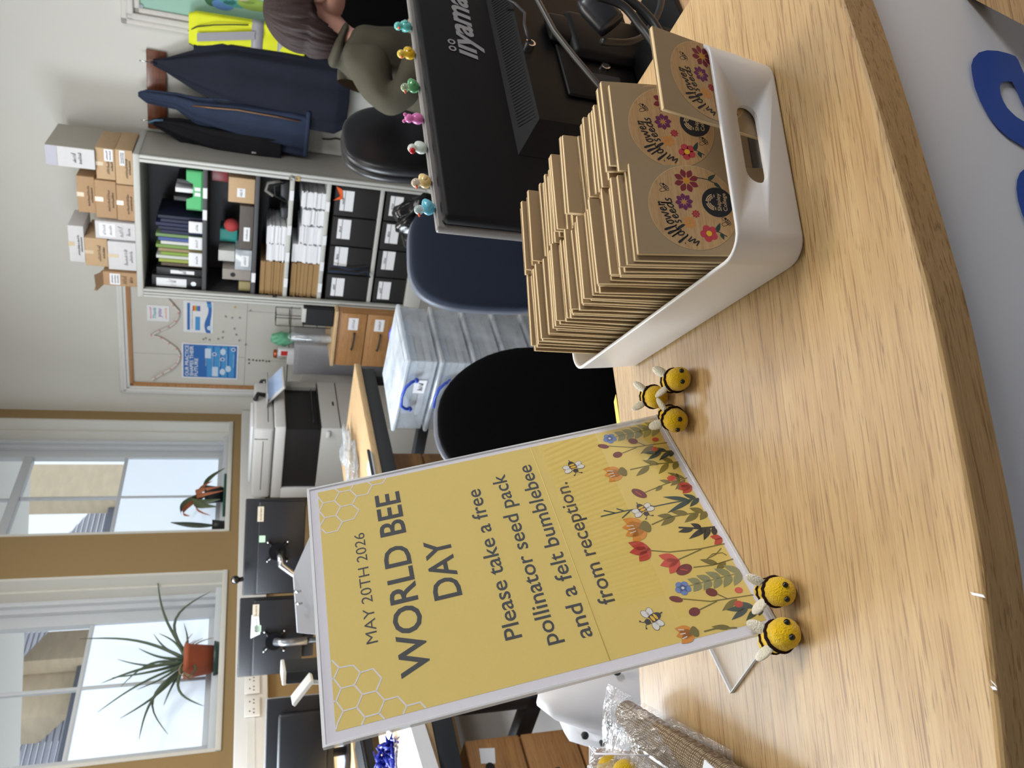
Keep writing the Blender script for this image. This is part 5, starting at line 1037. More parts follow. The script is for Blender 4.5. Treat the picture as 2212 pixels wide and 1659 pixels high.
# the lower visitor shelf on the right
ls = thing('visitor_shelf', 'lower oak shelf jutting out at the bottom right corner beside the counter front', 'shelf', (0, 0, 0))
a, b = on_z(2096, -6, .79), on_z(2218, 58, .79); e_ = (a - b).normalized(); q_ = Vector((e_.y, -e_.x, 0))
if q_.x < 0: q_ = -q_
k = MB(); A_, B_ = a + e_ * .02, b - e_ * .12; k.prism([(A_.x, A_.y), (B_.x, B_.y), (B_ + q_ * .5).to_2d()[:], (A_ + q_ * .5).to_2d()[:]], .765, .79, W_edge); k.build('shelf_board', ls)
k = MB(); c_ = B_.lerp(A_, .4) + q_ * .1; k.box((c_.x - .02, c_.y - .02, 0), (c_.x + .02, c_.y + .02, .764), M_dark); k.build('leg', ls)
k = MB(); 
for pts in ([(2098, 1282), (2126, 1288)], [(2135, 1476), (2142, 1486), (2152, 1487)], [(2141, 1471), (2152, 1482)]): k.add([on_z(p_[0], p_[1], TOP + .0004) + Vector((s_ * .0006, s_ * .0006, 0)) for p_ in pts for s_ in (-1, 1)], [(2 * i, 2 * i + 1, 2 * i + 3, 2 * i + 2) for i in range(len(pts) - 1)], M_paper)
k.build('edge_scratch', ctr)
k = MB(); sn = [on_z(1330, 852, TOP - .004), on_z(1341, 926, TOP - .004), on_z(1334, 928, TOP - .006), on_z(1326, 868, TOP - .006)]
k.add(sn + [q - ZV * .0006 for q in sn], [(0, 1, 2, 3), (7, 6, 5, 4), (0, 4, 5, 1), (1, 5, 6, 2), (2, 6, 7, 3), (3, 7, 4, 0)], mat('yellow_note', rgb(226, 206, 90), .6))
o = k.build('sticky_note'); tag(o, 'sliver of a yellow sticky note poking over the far counter edge', 'sticky note')

# ------------------------------------------------------------------ sign holder and poster
BLc = Vector((-.1545, .4258, TOP + .0012)); UX = Vector((.6168, .7871, .0)).normalized(); _ty = Vector((-.068, .0547, .2853)); UY = (_ty - UX * _ty.dot(UX)).normalized(); UN = UX.cross(UY)
PMM = frame(BLc, UX * .001, UY * .001, UN * .001)       # poster millimetres
PWd, PHt = 213.2, 298.0
M_acry = clear('acrylic', gloss=.045, rough=.03); M_acre = clear('acrylic_edge', tint=(.92, .94, .95, 1), gloss=.12, rough=.2, milky=.5, milk=(.95, .95, .96, 1))
sh = thing('sign_holder', 'clear slanted acrylic sign holder standing on the counter', 'sign holder', BLc)
def loc(m, o): return Matrix.Translation(-o) @ m
PL = loc(PMM, BLc)
k = MB(PL); k.add([(0, 0, .9), (PWd, 0, .9), (PWd, PHt, .9), (0, PHt, .9)], [(0, 1, 2, 3)], M_acry); k.build('front_sheet', sh)
k = MB(PL)
for a, b in (((-.6, -1, -2.2), (.8, PHt, 1.2)), ((PWd - .8, -1, -2.2), (PWd + .6, PHt, 1.2)), ((-.6, PHt - .8, -2.2), (PWd + .6, PHt + 1.2, 1.2)), ((-.6, -.8, -1), (PWd + .6, 1.2, 1.6))): k.box(a, b, M_acre)
k.build('edge', sh)
k = MB(PL); k.add([(0, 0, -2.4), (PWd, 0, -2.4), (PWd, PHt, -2.4), (0, PHt, -2.4)], [(3, 2, 1, 0)], M_acry); k.build('back_sheet', sh)
hb = Vector((-UX.y, UX.x, 0)); ft = Matrix(((UX.x, hb.x, 0, 0), (UX.y, hb.y, 0, 0), (0, 0, 1, 0), (0, 0, 0, 1)))
k = MB(ft); k.box((0, -.001, -.001), (PWd / 1000, .078, .0012), M_acry); k.build('foot', sh)
k = MB(ft); k.box((0, .0765, -.001), (PWd / 1000, .078, .0016), M_acre); k.box((0, 0, -.001), (.0008, .078, .0014), M_acre); k.build('foot_edge', sh)

M_py = mat('poster_yellow_print', rgb(230, 204, 112), .6, var=.03, scale=500); M_pw = mat('poster_white', rgb(232, 230, 238), .7, var=.01)
M_pk = mat('poster_charcoal', rgb(62, 62, 64), .6, var=.03)
PC = {n: mat('flora_' + n, c, .65, var=.04) for n, c in dict(sage=rgb(146, 146, 104), olive=rgb(124, 112, 50), teal=rgb(52, 74, 70), black=rgb(48, 47, 46), orange=rgb(222, 146, 52), red=rgb(196, 66, 52), coral=rgb(214, 86, 70), maroon=rgb(122, 50, 52), blue=rgb(112, 138, 198), white=rgb(232, 230, 226), beey=rgb(236, 190, 56)).items()}
k = MB(PL)
k.box((1, 1, -1.6), (PWd - 1, PHt - 1, -.1), M_pw)
YX0, YX1, YY0, YY1 = 7.8, 208.4, 5.0, 290.8
k.add([(YX0, YY0, 0), (YX1, YY0, 0), (YX1, YY1, 0), (YX0, YY1, 0)], [(0, 1, 2, 3)], M_py)
k.tube([(YX0, 114.4, -.15), (YX1, 114.2, -.15)], .45, M_py, 8)          # the fold across the sheet
Z1, Z2, Z3 = .12, .22, .32
def stk(*pts): return pts
HEX = [[(43.3, 289.6), (50.2, 285.8), (49.3, 276.5), (42.9, 272.5), (35.3, 277), (35.4, 285.5), (43.3, 289.6)], [(35.4, 285.5), (27.6, 289.3), (19.8, 285.3), (19.9, 276.9), (27.6, 272.6), (35.3, 277)], [(19.8, 285.3), (12.5, 289.6), (9, 290.6)], [(19.9, 276.9), (12.2, 272.5), (7.8, 275)], [(27.6, 272.6), (27.5, 263.8), (20, 259.4), (12.5, 263.7), (12.2, 272.5)], [(27.5, 263.8), (35.4, 259.5), (43.4, 264), (42.9, 272.5)], [(20, 259.4), (20.2, 250.9), (12.6, 246.4), (7.8, 249.2)], [(12.5, 263.7), (7.8, 260.8)], [(12.6, 246.4), (12.7, 237.7), (7.8, 234.9)], [(43.3, 289.6), (43.3, 290.7)], [(50.2, 285.8), (57, 290)], [(27.6, 289.3), (27.6, 290.7)],
       [(203.6, 290.8), (196, 287.4), (195.8, 278.3), (204, 274), (208.4, 277)], [(196, 287.4), (188.3, 290.8)], [(204, 274), (203.4, 265.2), (208.2, 262.6)], [(195.8, 278.3), (188.2, 274.2), (188, 265.1), (195.6, 260.8), (203.4, 265.2)], [(188.2, 274.2), (180.3, 278.4), (172.6, 274), (173.1, 265.1), (180.7, 260.4), (188, 265.1)], [(180.3, 278.4), (180.4, 286.9), (173.6, 290.8)], [(180.4, 286.9), (188.3, 290.8)], [(172.6, 274), (164.8, 278.2), (164.9, 286.9), (170, 290)], [(195.6, 260.8), (195.5, 252), (203.8, 247.7), (208.3, 250.6)], [(203.8, 247.7), (203.8, 239.2), (208.1, 236)]]
for h in HEX: k.stroke(h, 1.05, M_pw, None, Z1)
k.text('MAY 20TH 2026', M_pk, 62, 157.6, 258.7, 7.7, z=Z1, bold=-.004)
k.text('WORLD BEE', M_pk, 31.2, 191.6, 227.8, 19.2, z=Z1, bold=.014); k.text('DAY', M_pk, 82.7, 135.4, 197.3, 19.4, z=Z1, bold=.014)
for s_, x0, x1, y0 in (('Please take a free', 39.6, 175.8, 164.8), ('pollinator seed pack', 28.6, 185.4, 142.2), ('and a felt bumblebee', 27.6, 189.5, 119.4), ('from reception.', 48, 163, 96.4)): k.text(s_, M_pk, x0, x1, y0, 11.4, z=Z1, bold=.008)
def sprig(col, stem, leaves, w=1.0, lw=5.0):
    k.stroke(stem, w, PC[col], None, Z1)
    for b, t_ in leaves: k.leaf(b, t_, lw, PC[col], None, Z1 + .03, .75)
def fern(x, y0, y1, lean, col='sage'):
    n_ = 5; st_ = [(x + lean * u, y0 + (y1 - y0) * u) for u in (0, .3, .6, 1)]; lv = []
    for i in range(n_):
        u = i / n_ * .86; p = (x + lean * u, y0 + (y1 - y0) * u)
        for sx in (-1, 1): lv.append((p, (p[0] + sx * (9 - i * .9), p[1] + 9.5 - i * .4)))
    sprig(col, st_, lv, 1.0, 5.6)
def five(x, y, r, col, cen='white', n_=5):
    for i in range(n_): a = 2 * PI * i / n_ + .5; k.disc((x + r * .62 * math.cos(a), y + r * .62 * math.sin(a)), r * .5, PC[col], z=Z2)
    k.disc((x, y), r * .5, PC[col], z=Z2); k.disc((x, y), r * .2, PC[cen], z=Z3)
def bud(x, y, r, col, ry=None, ang=0): k.disc((x, y), r, PC[col], ry or r * 1.35, ang, z=Z2)
def tulip(x, y, s_, col='orange', cup='olive', petals=3):
    for a in ((-.5, 0, .5) if petals == 3 else (-.75, -.25, .25, .75)): k.leaf((x, y - s_ * .3), (x + math.sin(a) * s_ * 1.35, y + math.cos(a) * s_ * 1.1), s_ * .8, PC[col], None, Z2, .9)
    k.leaf((x, y - s_ * .65), (x, y + s_ * .1), s_ * .9, PC[cup], None, Z3, .7)
    for a in (-2, 0.5, 3): k.stroke([(x + a, y + s_ * .35), (x + a * 1.4, y + s_ * .75)], .7, PC['white'], None, Z3)
for ox in (0, -153):                                      # the right border clump repeats at the left
    fern(200 + ox, 4, 48, -.5); five(199 + ox, 48, 5.2, 'blue')
    k.stroke([(181 + ox, 4), (182 + ox, 14), (184 + ox, 34), (192 + ox, 54)], .9, PC['olive'], None, Z1); k.stroke([(182.5 + ox, 22), (190 + ox, 29)], .9, PC['olive'], None, Z1); k.stroke([(183 + ox, 30), (180 + ox, 44)], .9, PC['olive'], None, Z1)
    bud(192 + ox, 56, 2.4, 'maroon', 4.6, -.5); bud(179.5 + ox, 48, 3.2, 'maroon', 4, .2); bud(190.5 + ox, 30.5, 3.2, 'maroon', 4, -.5); bud(177 + ox, 17, 2.6, 'red', 3); bud(187 + ox, 12, 2.4, 'coral', 2.8); k.leaf((181 + ox, 16), (175 + ox, 30), 4.5, PC['olive'], None, Z1, .8)
    sprig('teal', [(171 + ox, 4), (173 + ox, 14), (175 + ox, 24)], [((172 + ox, 8), (179 + ox, 19)), ((173 + ox, 12), (167 + ox, 27)), ((171 + ox, 5), (164 + ox, 18)), ((173 + ox, 14), (175 + ox, 27)), ((171 + ox, 4), (165 + ox, 8))], 1.4, 4.4)
    if 158 + ox > 8:
        sprig('olive', [(158 + ox, 4), (161 + ox, 22), (161 + ox, 44)], [((159 + ox, 12), (150 + ox, 24)), ((160 + ox, 20), (168 + ox, 31)), ((160 + ox, 28), (153 + ox, 42)), ((159 + ox, 8), (167 + ox, 16)), ((158 + ox, 5), (151 + ox, 11))], 1.2, 5); tulip(160.5 + ox, 54, 11)
sprig('olive', [(7.8, 26), (11, 40), (11, 48)], [((9, 30), (13, 42))], 1.2, 4); tulip(12.5, 57, 9)
k.stroke([(140, 4), (139, 22), (135, 42)], .9, PC['olive'], None, Z1)
for b, t_ in (((140, 6), (150, 17)), ((139, 12), (147, 10)), ((139, 18), (144, 26)), ((139.5, 10), (136, 20)), ((138, 26), (134, 33)), ((139, 6), (131, 18))): k.leaf(b, t_, 3.8, PC['olive'], None, Z1, .8)
bud(135.5, 46, 3.6, 'maroon', 6.6, -.9); k.stroke([(133, 45), (138, 48)], .8, PC['coral'], None, Z3); bud(143, 16, 3, 'coral', 3.6)
for a in (-.6, 0, .6): k.leaf((131, 4), (131 + math.sin(a) * 9, 4 + math.cos(a) * 12), 6, PC['red'], None, Z2, .9)
sprig('teal', [(118, 4), (119.5, 24), (120, 43), (122, 61), (122, 82)], [((119, 12), (127, 30)), ((119, 8), (111, 33)), ((118.5, 6), (125, 14)), ((118, 4), (112, 14))], 1.1, 4.2)
for a, b in (((122, 70), (127, 78)), ((121.5, 58), (116, 67)), ((122, 63), (126, 68)), ((120, 40), (124, 46))): k.stroke([a, b], 1.1, PC['teal'], None, Z1)
sprig('olive', [(104, 4), (106, 18), (107, 34), (104, 48)], [((105, 10), (99, 24)), ((106, 18), (112, 30)), ((107, 28), (101, 42)), ((106.5, 30), (111, 41)), ((104.5, 6), (111, 15)), ((104, 4), (98, 12))], 1.2, 5.4); tulip(103.5, 57, 12.5, petals=4)
sprig('black', [(89, 4), (91, 16), (96, 30)], [((90, 10), (84, 27)), ((90, 8), (80, 17)), ((91, 14), (97, 20)), ((92, 20), (92, 32)), ((89, 5), (81, 8))], 1.6, 4.6)
k.stroke([(73, 4), (73.5, 22), (77, 45), (83, 60)], 1.0, PC['olive'], None, Z1); k.stroke([(73, 22), (69, 42)], 1.0, PC['olive'], None, Z1)
for a in (-.75, -.1, .55): k.leaf((83, 57), (83 + math.sin(a + .2) * 15, 57 + math.cos(a) * 16), 8, PC['red'], None, Z2, 1.0); k.leaf((68.5, 41), (68.5 + math.sin(a + .05) * 14, 41 + math.cos(a) * 15), 7.6, PC['coral'], None, Z2, 1.0)
for a in (-.5, .5): k.leaf((78, 3.5), (78 + math.sin(a) * 8, 3.5 + math.cos(a) * 9), 5, PC['red'], None, Z2, .9)
k.stroke([(59, 4), (58, 20), (60, 34)], .9, PC['olive'], None, Z1); bud(60, 41, 4, 'maroon', 6.4, .3); k.stroke([(58.5, 39), (61, 43.5)], .8, PC['coral'], None, Z3); k.leaf((58, 16), (65, 27), 4.6, PC['olive'], None, Z1, .8); k.leaf((58.5, 10), (53, 20), 4.6, PC['olive'], None, Z1, .8)
k.stroke([(70, 8), (66, 14), (64, 22), (67, 16), (66, 9), (63, 7)], .8, PC['olive'], None, Z1)
def bee_print(x, y, ang, s_):
    ca, sa = math.cos(ang), math.sin(ang)
    def q(a, b): return (x + (a * ca - b * sa) * s_, y + (a * sa + b * ca) * s_)
    for a, b, an in ((-.4, 3.9, .5), (2.2, 4.2, -.3), (-.4, -3.9, -.5), (2.2, -4.2, .3)):
        k.disc(q(a, b), 2.0 * s_, M_pk, 3.0 * s_, ang + an, z=Z2); k.disc(q(a, b), 1.75 * s_, PC['white'], 2.75 * s_, ang + an, z=Z2 + .04)
    k.disc(q(0, 0), 4.6 * s_, M_pk, 2.5 * s_, ang, z=Z3); 
    for a, w_ in ((-1.3, .75), (.7, .85), (2.7, .6)): k.disc(q(a, 0), w_ * s_, PC['beey'], 2.0 * s_, ang, z=Z3 + .05)
    k.disc(q(4.2, 0), 1.7 * s_, M_pk, z=Z3 + .06); k.stroke([q(-4.4, 0), q(-6, 0)], .6 * s_, M_pk, None, Z3)
    for b in (1, -1): k.stroke([q(5, b * .8), q(6.6, b * 1.2), q(7.4, b * 2.4)], .35 * s_, M_pk, None, Z3); k.disc(q(7.4, b * 2.6), .5 * s_, M_pk, z=Z3)
bee_print(177.5, 87, math.radians(190), 1.25); bee_print(120, 49.5, math.radians(195), 1.25); bee_print(29.5, 76, math.radians(110), 1.25)
po = k.build('poster'); po.location = BLc; tag(po, 'yellow bee day poster with charcoal lettering and a flower border inside the sign holder', 'poster')

# ------------------------------------------------------------------ felt bees
M_felt = mat('yellow_felt', rgb(232, 190, 16), .95, spec=.1, var=.16, scale=260, bump=.9, bscale=900, sheen=.3); M_fdark = mat('dark_brown_felt', rgb(42, 26, 22), .95, spec=.1, var=.3, scale=400); M_fw = mat('cream_felt', rgb(226, 220, 200), .95, spec=.1, var=.05, scale=200, bump=.7, bscale=900, sheen=.3); M_bead2 = mat('glossy_black_bead', rgb(10, 10, 11), .08)
def felt_bee(lab, loc_, rz, seed, s_=1.0):
    o = thing('felt_bee', lab, 'felt bee', loc_, rz, 'felt bumblebees on the counter'); r = random.Random(seed); R0 = .0128 * s_   # looks along -y
    ph = [r.uniform(0, 6) for _ in range(3)]
    def prof(u):                                        # radius along the length, u 0 nose .. 1 tail
        return R0 * (math.sqrt(max(0, 1 - ((HU - u) / HU) ** 2)) if u < HU else (math.cos((u - HU) / (1 - HU) * PI / 2) ** .42))
    L_ = .047 * s_; HU = R0 / L_; rings = []
    for i in range(25):
        u = i / 24; rr = max(prof(u), .0003); rings.append([(rr * math.cos(2 * PI * j / 28) * (1 + .015 * math.sin(5 * j + i + ph[0])), -.0128 * s_ + u * L_, R0 * .97 + rr * math.sin(2 * PI * j / 28) * (1 + .012 * math.sin(3 * j + ph[1]))) for j in range(28)])
    k = MB(); k.loft(rings, M_felt); k.build('body', o)
    k = MB()
    for u, w_ in ((.44, .0019), (.68, .0014)):
        rr = prof(u) + .0001; k.tube([(rr * math.cos(2 * PI * j / 28), -.0128 * s_ + u * L_ + .0006 * math.sin(3 * j + ph[2]), R0 * .97 + rr * math.sin(2 * PI * j / 28)) for j in range(29)], w_ * s_, M_fdark, 8, None, False)
    k.build('stripe', o)
    for sx in (-1, 1):
        k = MB(); Mx = Matrix.Translation((sx * .0095 * s_, .009 * s_, R0 * 1.6)) @ Matrix.Rotation(sx * math.radians(38 + 12 * r.random()), 4, 'Z') @ Matrix.Rotation(-sx * math.radians(30 + 20 * r.random()), 4, 'Y') @ Matrix.Rotation(math.radians(-10), 4, 'X')
        k.ball((sx * .0075 * s_, .003 * s_, .001), (.0095 * s_, .006 * s_, .0024 * s_), M_fw, 18, 10, Mx); k.build('wing', o)
    for sx in (-1, 1):
        k = MB(); c = Vector((sx * .0060 * s_, -.0109 * s_, R0 * .97 + .22 * R0)); k.ball(c, .0026 * s_, M_bead2, 14, 10); k.build('eye', o)
    return o
bp = lambda x, y: on_z(x, y, TOP + .009)
def put_bee(lab, px_, py_, rz, seed, s_=.74): p = bp(px_, py_); felt_bee(lab, (p.x, p.y, TOP + .0004), math.radians(rz), seed, s_)
put_bee('felt bee nearest the seed packet tray in the group of three', 1468, 818, 14, 1)
put_bee('felt bee at the back of the group of three, partly hidden', 1420, 858, -2, 2)
put_bee('felt bee of the group of three touching the corner of the sign', 1462, 909, -18, 3)
put_bee('felt bee of the front pair standing at the poster edge', 1688, 1278, 14, 4, .73)
put_bee('felt bee of the front pair turned to show its near wing', 1698, 1368, 34, 5, .78)

# ------------------------------------------------------------------ white tray
FXv = Vector((.957, .29, 0)).normalized(); SYv = Vector((-FXv.y, FXv.x, 0)); TRA = math.atan2(FXv.y, FXv.x)
TO = Vector((.0855, .406, TOP + .0006))
TW, TL_, THt, TP = .162, .256, .055, .004
M_tray = mat('white_tray_plastic', rgb(226, 224, 222), .32, var=.01, coat=.1)
def rrect(x0, y0, x1, y1, r, z, n=7):
    pts = []
    for cx_, cy_, a0 in ((x1 - r, y0 + r, -PI / 2), (x1 - r, y1 - r, 0), (x0 + r, y1 - r, PI / 2), (x0 + r, y0 + r, PI)):
        for i in range(n): a = a0 + PI / 2 * i / (n - 1); pts.append((cx_ + r * math.cos(a), cy_ + r * math.sin(a), z))
    return pts
tray = thing('tray', 'white plastic tray with a slot handle holding two rows of seed packets', 'tray', TO, TRA)
rings = []
for z, ins_, r in ((0, TP + .003, .014), (.0012, TP + .0008, .016), (.003, TP, .017), (.03, TP * .45, .0175), (THt - .002, .0003, .018), (THt - .0006, .0001, .018), (THt, .0008, .0175), (THt, .0022, .016), (THt - .0006, .003, .0155), (THt - .003, .0032, .0152), (.03, TP * .45 + .0032, .0145), (.008, TP + .0032, .012), (.004, TP + .006, .010)):
    rings.append(rrect(ins_, ins_, TW - ins_, TL_ - ins_, r, z))
k = MB(); k.loft(rings, M_tray); tm = k.build('tray_body', tray)
fpn = -SYv; fp0 = TO + SYv * .004
def tl(px_, py_): q = on_plane(px_, py_, fp0, fpn) - TO; return q.dot(FXv), q.z
ax0, az0 = tl(1637, 392); ax1, az1 = tl(1594, 234); sc0 = tl(1620, 314)
hx, hz, hw_, hr = sc0[0], sc0[1], abs(ax1 - ax0) / 2 + .002, .0088
cut = MB(); prof = []
for i in range(13): a = -PI / 2 + PI * i / 12; prof.append((hx + hw_ - hr + hr * math.cos(a), hz + hr * math.sin(a)))
for i in range(13): a = PI / 2 + PI * i / 12; prof.append((hx - hw_ + hr + hr * math.cos(a), hz + hr * math.sin(a)))
CM = frame((0, 0, 0), (1, 0, 0), (0, 0, 1), (0, -1, 0)); cut.prism(prof, -TL_ - .02, .02, M_tray, CM); co_ = cut.build('cut'); co_.parent = tray
bo = tm.modifiers.new('b', 'BOOLEAN'); bo.object = co_; bo.solver = 'EXACT'; bo.operation = 'DIFFERENCE'
bpy.context.view_layer.update(); dg = bpy.context.evaluated_depsgraph_get(); m2 = bpy.data.meshes.new_from_object(tm.evaluated_get(dg)); tm.modifiers.clear(); old = tm.data; tm.data = m2; bpy.data.objects.remove(co_)

# ------------------------------------------------------------------ seed packets
M_kraft = mat('kraft_paper', rgb(164, 140, 106), .8, var=.05, scale=60); M_kedge_light = mat('kraft_paper_edge', rgb(214, 188, 144), .8, var=.03)  # second, paler kraft paints the highlight caught by the packet edges
M_stick = wood('kraft_sticker', rgb(200, 164, 116), rgb(188, 150, 102), rgb(170, 130, 86), 0, 6.0, .7, 'X', 0)
PWm, PHm, PTm = .0655, .097, .0030
def art():
    """round wildflower sticker, millimetres, drawn upwards along z, facing -y"""
    Mk = frame((0, -.0001, 0), (.001, 0, 0), (0, 0, .001), (0, -.001, 0)); k = MB(Mk @ Matrix.Translation((34.2, 55.5, 0)))
    k.disc((0, 0), 31.0, mat('sticker_rim', rgb(212, 182, 134), .6), n=56, z=.05); k.disc((0, 0), 30.7, M_stick, n=56, z=.09)
    F = {n: mat('ink_' + n, c, .65, var=.08, scale=300) for n, c in dict(dkred=rgb(122, 34, 44), purple=rgb(106, 38, 84), small=rgb(166, 44, 56), orange=rgb(206, 138, 70), rose=rgb(186, 62, 72), gold=rgb(204, 140, 48), yel=rgb(226, 178, 40), leaf=rgb(40, 66, 58), navy=rgb(28, 29, 36), cream=rgb(206, 178, 138)).items()}
    def petals(x, y, r, n, w, col, cen, cr, a0=0):
        for i in range(n): a = a0 + 2 * PI * i / n; k.leaf((x + r * .18 * math.cos(a), y + r * .18 * math.sin(a)), (x + r * math.cos(a), y + r * math.sin(a)), w, F[col], None, .14, 1.3)
        k.disc((x, y), cr, F[cen], z=.18)
    petals(19.4, 2.5, 9.0, 8, 4.2, 'dkred', 'gold', 2.5, .3); petals(3.6, 6, 6.4, 8, 3.3, 'purple', 'gold', 1.1, .1); petals(-5, -1.2, 3.1, 8, 1.5, 'small', 'small', .8); petals(-11.2, 4, 4.6, 8, 2.4, 'orange', 'gold', .9, .2)
    for i in range(5): a = 2 * PI * i / 5 + .4; k.disc((-19 + 3.6 * math.cos(a), -8.6 + 3.6 * math.sin(a)), 2.7, F['rose'], z=.14)
    k.disc((-19, -8.6), 2.0, F['yel'], z=.2)
    k.stroke([(-17, -12), (-18, -16), (-21, -21)], .7, F['leaf'], None, .13); k.leaf((-17.6, -14), (-11, -17.5), 3.2, F['leaf'], None, .14); k.leaf((-18.5, -17), (-23.5, -18.5), 3, F['leaf'], None, .14)
    k.stroke([(22, -5), (21, -12), (17, -20)], .7, F['leaf'], None, .13); k.leaf((20.5, -13), (25, -19), 3, F['leaf'], None, .14); k.leaf((18.5, -17), (14, -22), 2.6, F['leaf'], None, .14)
    k.disc((4, -17.5), 11.0, F['navy'], n=40, z=.14)
    for r_ in (3.4, 4.6, 5.8):                            # arch mark
        for a0, a1 in ((.25, 1.35), (1.75, 2.95)): k.stroke([(4 + r_ * math.cos(a0 + (a1 - a0) * i / 8), -15.5 + r_ * math.sin(a0 + (a1 - a0) * i / 8)) for i in range(9)], .75, F['cream'], None, .2)
    k.stroke([(2.9, -11), (5.1, -11), (5.1, -9.2)], .8, F['cream'], None, .2); k.stroke([(.2, -15.6), (-1.8, -15.6)], .7, F['cream'], None, .2); k.stroke([(7.6, -15.6), (9.6, -15.6)], .7, F['cream'], None, .2)
    k.text('Shipley', F['cream'], -2.4, 10.6, -19.7, 2.7, z=.2, bold=.012); k.text('College', F['cream'], -2.4, 10.8, -23.8, 2.7, z=.2, bold=.012)
    def inkbee(x, y, s_):
        for a in (-.9, .1, 1.1): k.disc((x, y), .01, F['navy'], z=.15)
        for c, rx, ry, an in (((0, 0), 2.0, 1.2, .6), ((-1.2, 1.9), 1.9, 1.0, 1.9), ((1.5, 1.7), 1.8, .9, 1.2)): 
            n_ = 16; k.stroke([(x + s_ * (c[0] + rx * math.cos(2 * PI * i / n_) * math.cos(an) - ry * math.sin(2 * PI * i / n_) * math.sin(an)), y + s_ * (c[1] + rx * math.cos(2 * PI * i / n_) * math.sin(an) + ry * math.sin(2 * PI * i / n_) * math.cos(an))) for i in range(n_ + 1)], .3, F['navy'], None, .15)
        for t_ in (-.8, 0, .8): k.stroke([(x + s_ * (t_ - .5), y + s_ * (t_ * .6 + .8)), (x + s_ * (t_ + .5), y + s_ * (t_ * .6 - .8))], .45, F['navy'], None, .15)
        k.disc((x + s_ * 2.0, y + s_ * 1.2), .7 * s_, F['navy'], z=.15)
    inkbee(13.7, 17.5, 1.25); inkbee(-10.5, -23, 1.25)
    G = {'w': [[(0, 1), (.12, 0), (.45, .8), (.6, 0), (.95, 1)]], 'i': [[(0, 1), (.0, .1), (.2, .0)], [(.05, 1.55), (.1, 1.7)]], 'l': [[(0, .1), (.42, 1.6), (.36, 2.15), (.1, 1.8), (.1, .2), (.4, 0)]], 'd': [[(.7, .8), (.35, 1), (0, .5), (.25, 0), (.65, .5), (.85, 2.1), (.75, .2), (1, 0)]],
         'f': [[(.0, .2), (.55, 1.6), (.52, 2.15), (.26, 1.8), (.2, -.8), (.45, -.9), (.5, -.1), (.3, .3), (.8, .4)]], 'o': [[(.4, 1), (.05, .6), (.2, 0), (.6, .2), (.65, .8), (.4, 1), (.9, .9)]], 'e': [[(.05, .45), (.6, .65), (.45, 1), (.1, .75), (.1, .2), (.4, 0), (.8, .3)]], 'r': [[(.1, 0), (.12, 1), (.25, .8), (.65, .95), (.7, .6)]], 's': [[(.6, .9), (.35, 1), (.15, .7), (.5, .35), (.35, .0), (.0, .12)]]}
    def script(word, p0, p1, bulge, h, w):
        p0 = Vector(p0); p1 = Vector(p1); d_ = p1 - p0; nrm = Vector((-d_.y, d_.x)).normalized(); n = len(word); WD = dict(w=1.5, i=.6, l=.62, d=1.05, f=.8, o=.95, e=.9, r=.9, s=.85); tot = sum(WD[c] for c in word); run = 0
        for i, ch in enumerate(word):
            u = run / tot; adv = WD[ch] / tot; run += WD[ch]; c = p0 + d_ * u + nrm * bulge * math.sin(PI * u); u2 = u + .02; c2 = p0 + d_ * u2 + nrm * bulge * math.sin(PI * u2); t_ = (c2 - c).normalized(); q = Vector((-t_.y, t_.x)); cw = d_.length * adv * 1.02
            for st_ in G[ch]: 
                pts = [c + t_ * (a * cw + b * h * .22) + q * b * h for a, b in st_]; sm = []
                for j in range(len(pts) - 1):
                    a, b, c_, e_ = pts[max(j - 1, 0)], pts[j], pts[j + 1], pts[min(j + 2, len(pts) - 1)]
                    for s_ in range(5): v = s_ / 5; sm.append(.5 * ((2 * b) + (c_ - a) * v + (2 * a - 5 * b + 4 * c_ - e_) * v * v + (3 * b - a - 3 * c_ + e_) * v ** 3))
                sm.append(pts[-1]); k.stroke(sm, w, F['navy'], None, .22)
    script('wildflower', (-25, -1.5), (4.5, 20.5), 5.0, 4.0, .85); script('seeds', (-11.5, 9.5), (7.5, 15.5), .6, 3.6, .85)
    return k
art_mesh = None
def packet(lab, M, group=None, printed=True):
    """M: matrix of the packet's lower left front corner"""
    global art_mesh, blank_mesh, body_mesh, flap_mesh
    o = thing('seed_packet', lab, 'seed packet', (0, 0, 0), 0, group); o.matrix_world = M
    if art_mesh is None:
        k = MB(); k.box((0, .00015, 0), (PWm, PTm - .00015, PHm), M_kedge_light, .0006); k.box((.0003, 0, .0003), (PWm - .0003, .0006, PHm - .0003), M_kraft); k.box((.0003, PTm - .0006, .0003), (PWm - .0003, PTm, PHm - .0003), M_kraft); a = k.build('envelope', o); body_mesh = a.data
        k = MB(); k.box((.0004, PTm - .0001, PHm - .016), (PWm - .0004, PTm + .0003, PHm + .0002), M_kraft); b = k.build('flap', o); flap_mesh = b.data
        c = art().build('round_sticker', o); art_mesh = c.data
        return o
    for nm_, me in (('envelope', body_mesh), ('flap', flap_mesh), ('round_sticker', art_mesh)):
        if nm_ == 'round_sticker' and not printed: continue
        c = bpy.data.objects.new(nm_, me); COL.objects.link(c); c.parent = o
    return o
FLOOR = .0045
def tray_M(x, off, lean, yaw=0.0, roll=0.0, dz=0.0):
    return Matrix.Translation(TO + FXv * x + SYv * off + ZV * (FLOOR + dz)) @ Matrix.Rotation(TRA + yaw, 4, 'Z') @ Matrix.Rotation(-lean, 4, 'X') @ Matrix.Rotation(roll, 4, 'Y')
rp = random.Random(12)
rad = math.radians
packet('kraft seed packet at the front of the left row, round sticker in view', tray_M(.0125, .0215, rad(10), rad(-.5), rad(0), .004))
packet('kraft seed packet at the front of the right row, sticker partly hidden', tray_M(.076, .0265, rad(9), rad(-1), rad(-1), .009))
